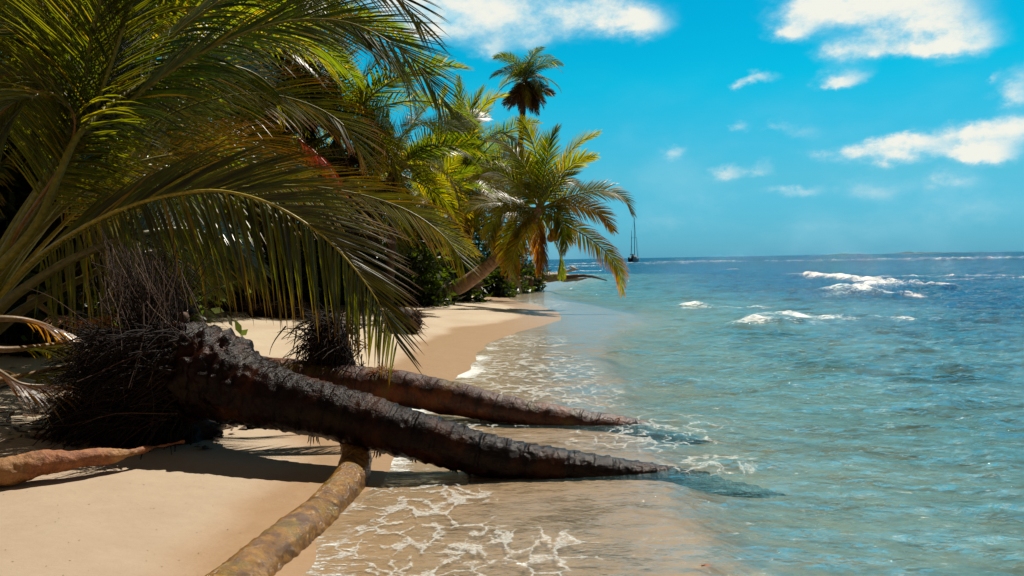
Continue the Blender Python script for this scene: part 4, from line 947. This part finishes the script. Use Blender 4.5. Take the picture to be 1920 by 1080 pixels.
# litter on the sand
for i, (px, py, lb) in enumerate(((345, 597, 'brown husk resting on top of the root mound shoulder'),)):
    p = at(px, py, 7.0); t = thing('coconut_husk', lb, 'husk', tuple(p)); hk = coconut(t, np.zeros(3), .045); hk.name = 'husk'; hk.data.materials[0] = M_drift
fl = at(1325, 1067, 4.35)
v = np.array([(0, 0, 0), (.03, .012, .006), (.065, .0, .0), (.03, -.012, .004), (-.012, .006, .003), (0, -.008, .008)]) + (0, 0, .012)
me = mesh_np('leaf', v, np.array([(0, 1, 2, 3), (0, 4, 1, 5)])); xy = sea_pt(1325, 1067)
o = link('floating_leaf', me, mat_plain('dead_leaf', (.35, .10, .02), .5)); o.location = (xy[0] - .03, xy[1], .004); tag(o, 'small orange brown dead leaf floating in the shallows', 'leaf')

# ------------------------------------------------------------------ sailing boat at anchor
BY = 350.0
bp = at(1189, 489.5, BY); M_hull = mat_plain('boat_hull', (0.03, 0.07, 0.11), .4, .1); M_deck = mat_plain('boat_deck', (.25, .27, .28), .6, .1); M_mast = mat_plain('mast_metal', (.06, .08, .10), .5, .1); M_sail = mat_plain('sail_cover', (.03, .06, .12), .7, .2)
boat = thing('sailing_boat', 'dark two masted sailing boat anchored near the horizon with its sails furled', 'sailboat', (bp[0], BY, 0))
boat.rotation_euler = (0, 0, R_(68))
L = 13.0; n = 30; u = np.linspace(0, 1, n); half = 1.9 * np.sin(np.pi * np.clip(u * .82 + .16, 0, 1)) ** .7 * np.where(u > .97, .4, 1)
prof = []
for k, (hy, hz) in enumerate(((0.0, -.5), (.75, -.3), (.95, .3), (1.0, 1.45), (.94, 1.5), (0, 1.62))):
    sheer = .55 * (2 * (u - .45)) ** 2
    prof.append(np.stack([-L / 2 + L * u + (.5 * hz * (u - .4)), half * hy, hz + (sheer if hz > 1 else 0 * u)], 1))
pr = np.stack(prof, 1); prm = pr[:, ::-1] * (1, -1, 1); ring = np.concatenate([pr, prm[:, 1:-1]], 1); m = ring.shape[1]
i = np.arange(n - 1)[:, None] * m; j = np.arange(m)[None, :]; j2 = (j + 1) % m
Q = np.stack([i + j, i + m + j, i + m + j2, i + j2], -1).reshape(-1, 4)
link('hull', mesh_np('hull', ring.reshape(-1, 3), Q, smooth=False), M_hull, boat)
def btube(name, pts, r, mat, ns=8, par=boat):
    v, q, _ = tube(spline(np.array(pts, float), max(8, len(pts) * 4)), np.linspace(r[0], r[1], max(8, len(pts) * 4)), ns); return link(name, mesh_np(name, v, q), mat, par)
btube('cabin', [(-2.6, 0, 2.05), (-.5, 0, 2.15), (2.6, 0, 2.0)], (.75, .6), M_deck, 8)
mm = btube('mast', [(1.0, 0, 1.6), (1.0, 0, 11), (1.1, 0, 19.2)], (.17, .11), M_mast)
btube('spreader', [(1.0, -1.1, 10.5), (1.0, 1.1, 10.5)], (.05, .05), M_mast, par=boat)
mz = btube('mast', [(-4.2, 0, 1.8), (-4.2, 0, 8), (-4.15, 0, 13.4)], (.13, .09), M_mast)
btube('boom', [(1.0, 0, 3.0), (-2.9, 0, 3.1)], (.22, .28), M_sail); btube('boom', [(-4.2, 0, 3.1), (-6.6, 0, 3.2)], (.16, .2), M_sail)
btube('rolled_jib', [(6.6, 0, 2.3), (4.2, 0, 9.5), (1.2, 0, 18.2)], (.10, .06), M_sail)
for a, b in (((6.9, 0, 2.2), (1.05, 0, 19)), ((1.0, 1.8, 1.8), (1.0, 1.1, 10.5)), ((1.0, -1.8, 1.8), (1.0, -1.1, 10.5)), ((-6.4, 0, 2.2), (-4.15, 0, 13.2)), ((-4.15, 0, 13.2), (1.05, 0, 18.8))):
    btube('stay', [a, b], (.03, .03), M_mast, 4)
btube('dinghy', [(-7.6, 0, 1.7), (-7.3, 0, 1.5), (-7.0, 0, 1.7)], (.5, .5), M_deck, 8)

# ------------------------------------------------------------------ low islands on the horizon
M_isl = mat_plain('island_haze_blue', (.03, .10, .12), .9, .3, .01)  # bluish base colour has the distance haze mixed in
for px0, px1, Y, hh in ((1548, 1622, 4200, 9), (1655, 1765, 4600, 11), (1700, 1900, 6500, 6)):
    a = at(px0, 480, Y)[0]; b = at(px1, 480, Y)[0]; n = 80; x = np.linspace(a, b, n); u = np.linspace(0, 1, n)
    h = hh * np.sin(np.pi * u) ** .35 * (.7 + .35 * vnoise(np.stack([x * .03, 0 * x, 0 * x], -1), 7))
    sec = [(-60, -1), (-45, .6), (-20, .95), (20, 1), (45, .6), (60, -1)]
    V = np.stack([np.stack([x, Y + dy + 0 * x, h * k if k > 0 else 0 * x - 1], 1) for dy, k in sec], 1).reshape(-1, 3)
    Q = grid_quads(n, 6); link('island_terrain', mesh_np('island_terrain', V, Q), M_isl, kind='structure')

# ------------------------------------------------------------------ litter at the edge of the grove, shell grit on the near sand
rg = np.random.default_rng(88)
def scatter(name, n, xf, yf, size, col, zo=.004, flat=.15):
    y = yf(rg, n); x = xf(rg, n, y); z = ground_z(x, y); k = z > .03; x, y, z = x[k], y[k], z[k]; n = len(x)
    c = np.stack([x, y, z + zo], 1); a = rg.normal(0, 1, (n, 3)); a[:, 2] = np.abs(a[:, 2]) * flat; a /= np.linalg.norm(a, axis=1)[:, None]
    b = np.cross(a, (0, 0, 1.0)); l = size * rg.uniform(.3, 1.4, (n, 1)); w = l * rg.uniform(.12, .4, (n, 1))
    V = np.stack([c, c + a * l * .5 + b * w + (0, 0, .3) * l * flat, c + a * l, c + a * l * .5 - b * w], 1).reshape(-1, 3)
    C = np.repeat(np.array(col) * rg.uniform(.4, 1.6, (n, 1)), 4, axis=0)
    link(name, mesh_np(name, V, np.arange(4 * n).reshape(-1, 4), C, smooth=False), M_fibre, kind='stuff')
scatter('leaf_litter', 9000, lambda g, n, y: shore_x(y) - 4.6 - np.abs(g.normal(0, 3.5, n)), lambda g, n: g.uniform(19, 38, n), .16, (.14, .08, .045))
scatter('leaf_litter', 1500, lambda g, n, y: -2.6 - np.abs(g.normal(0, 1.6, n)), lambda g, n: g.uniform(6.8, 11, n), .12, (.12, .07, .04))
scatter('shell_grit', 700, lambda g, n, y: shore_x(y) - np.abs(g.normal(0, 2.0, n)), lambda g, n: g.uniform(3, 9, n), .012, (.25, .19, .13), .002)
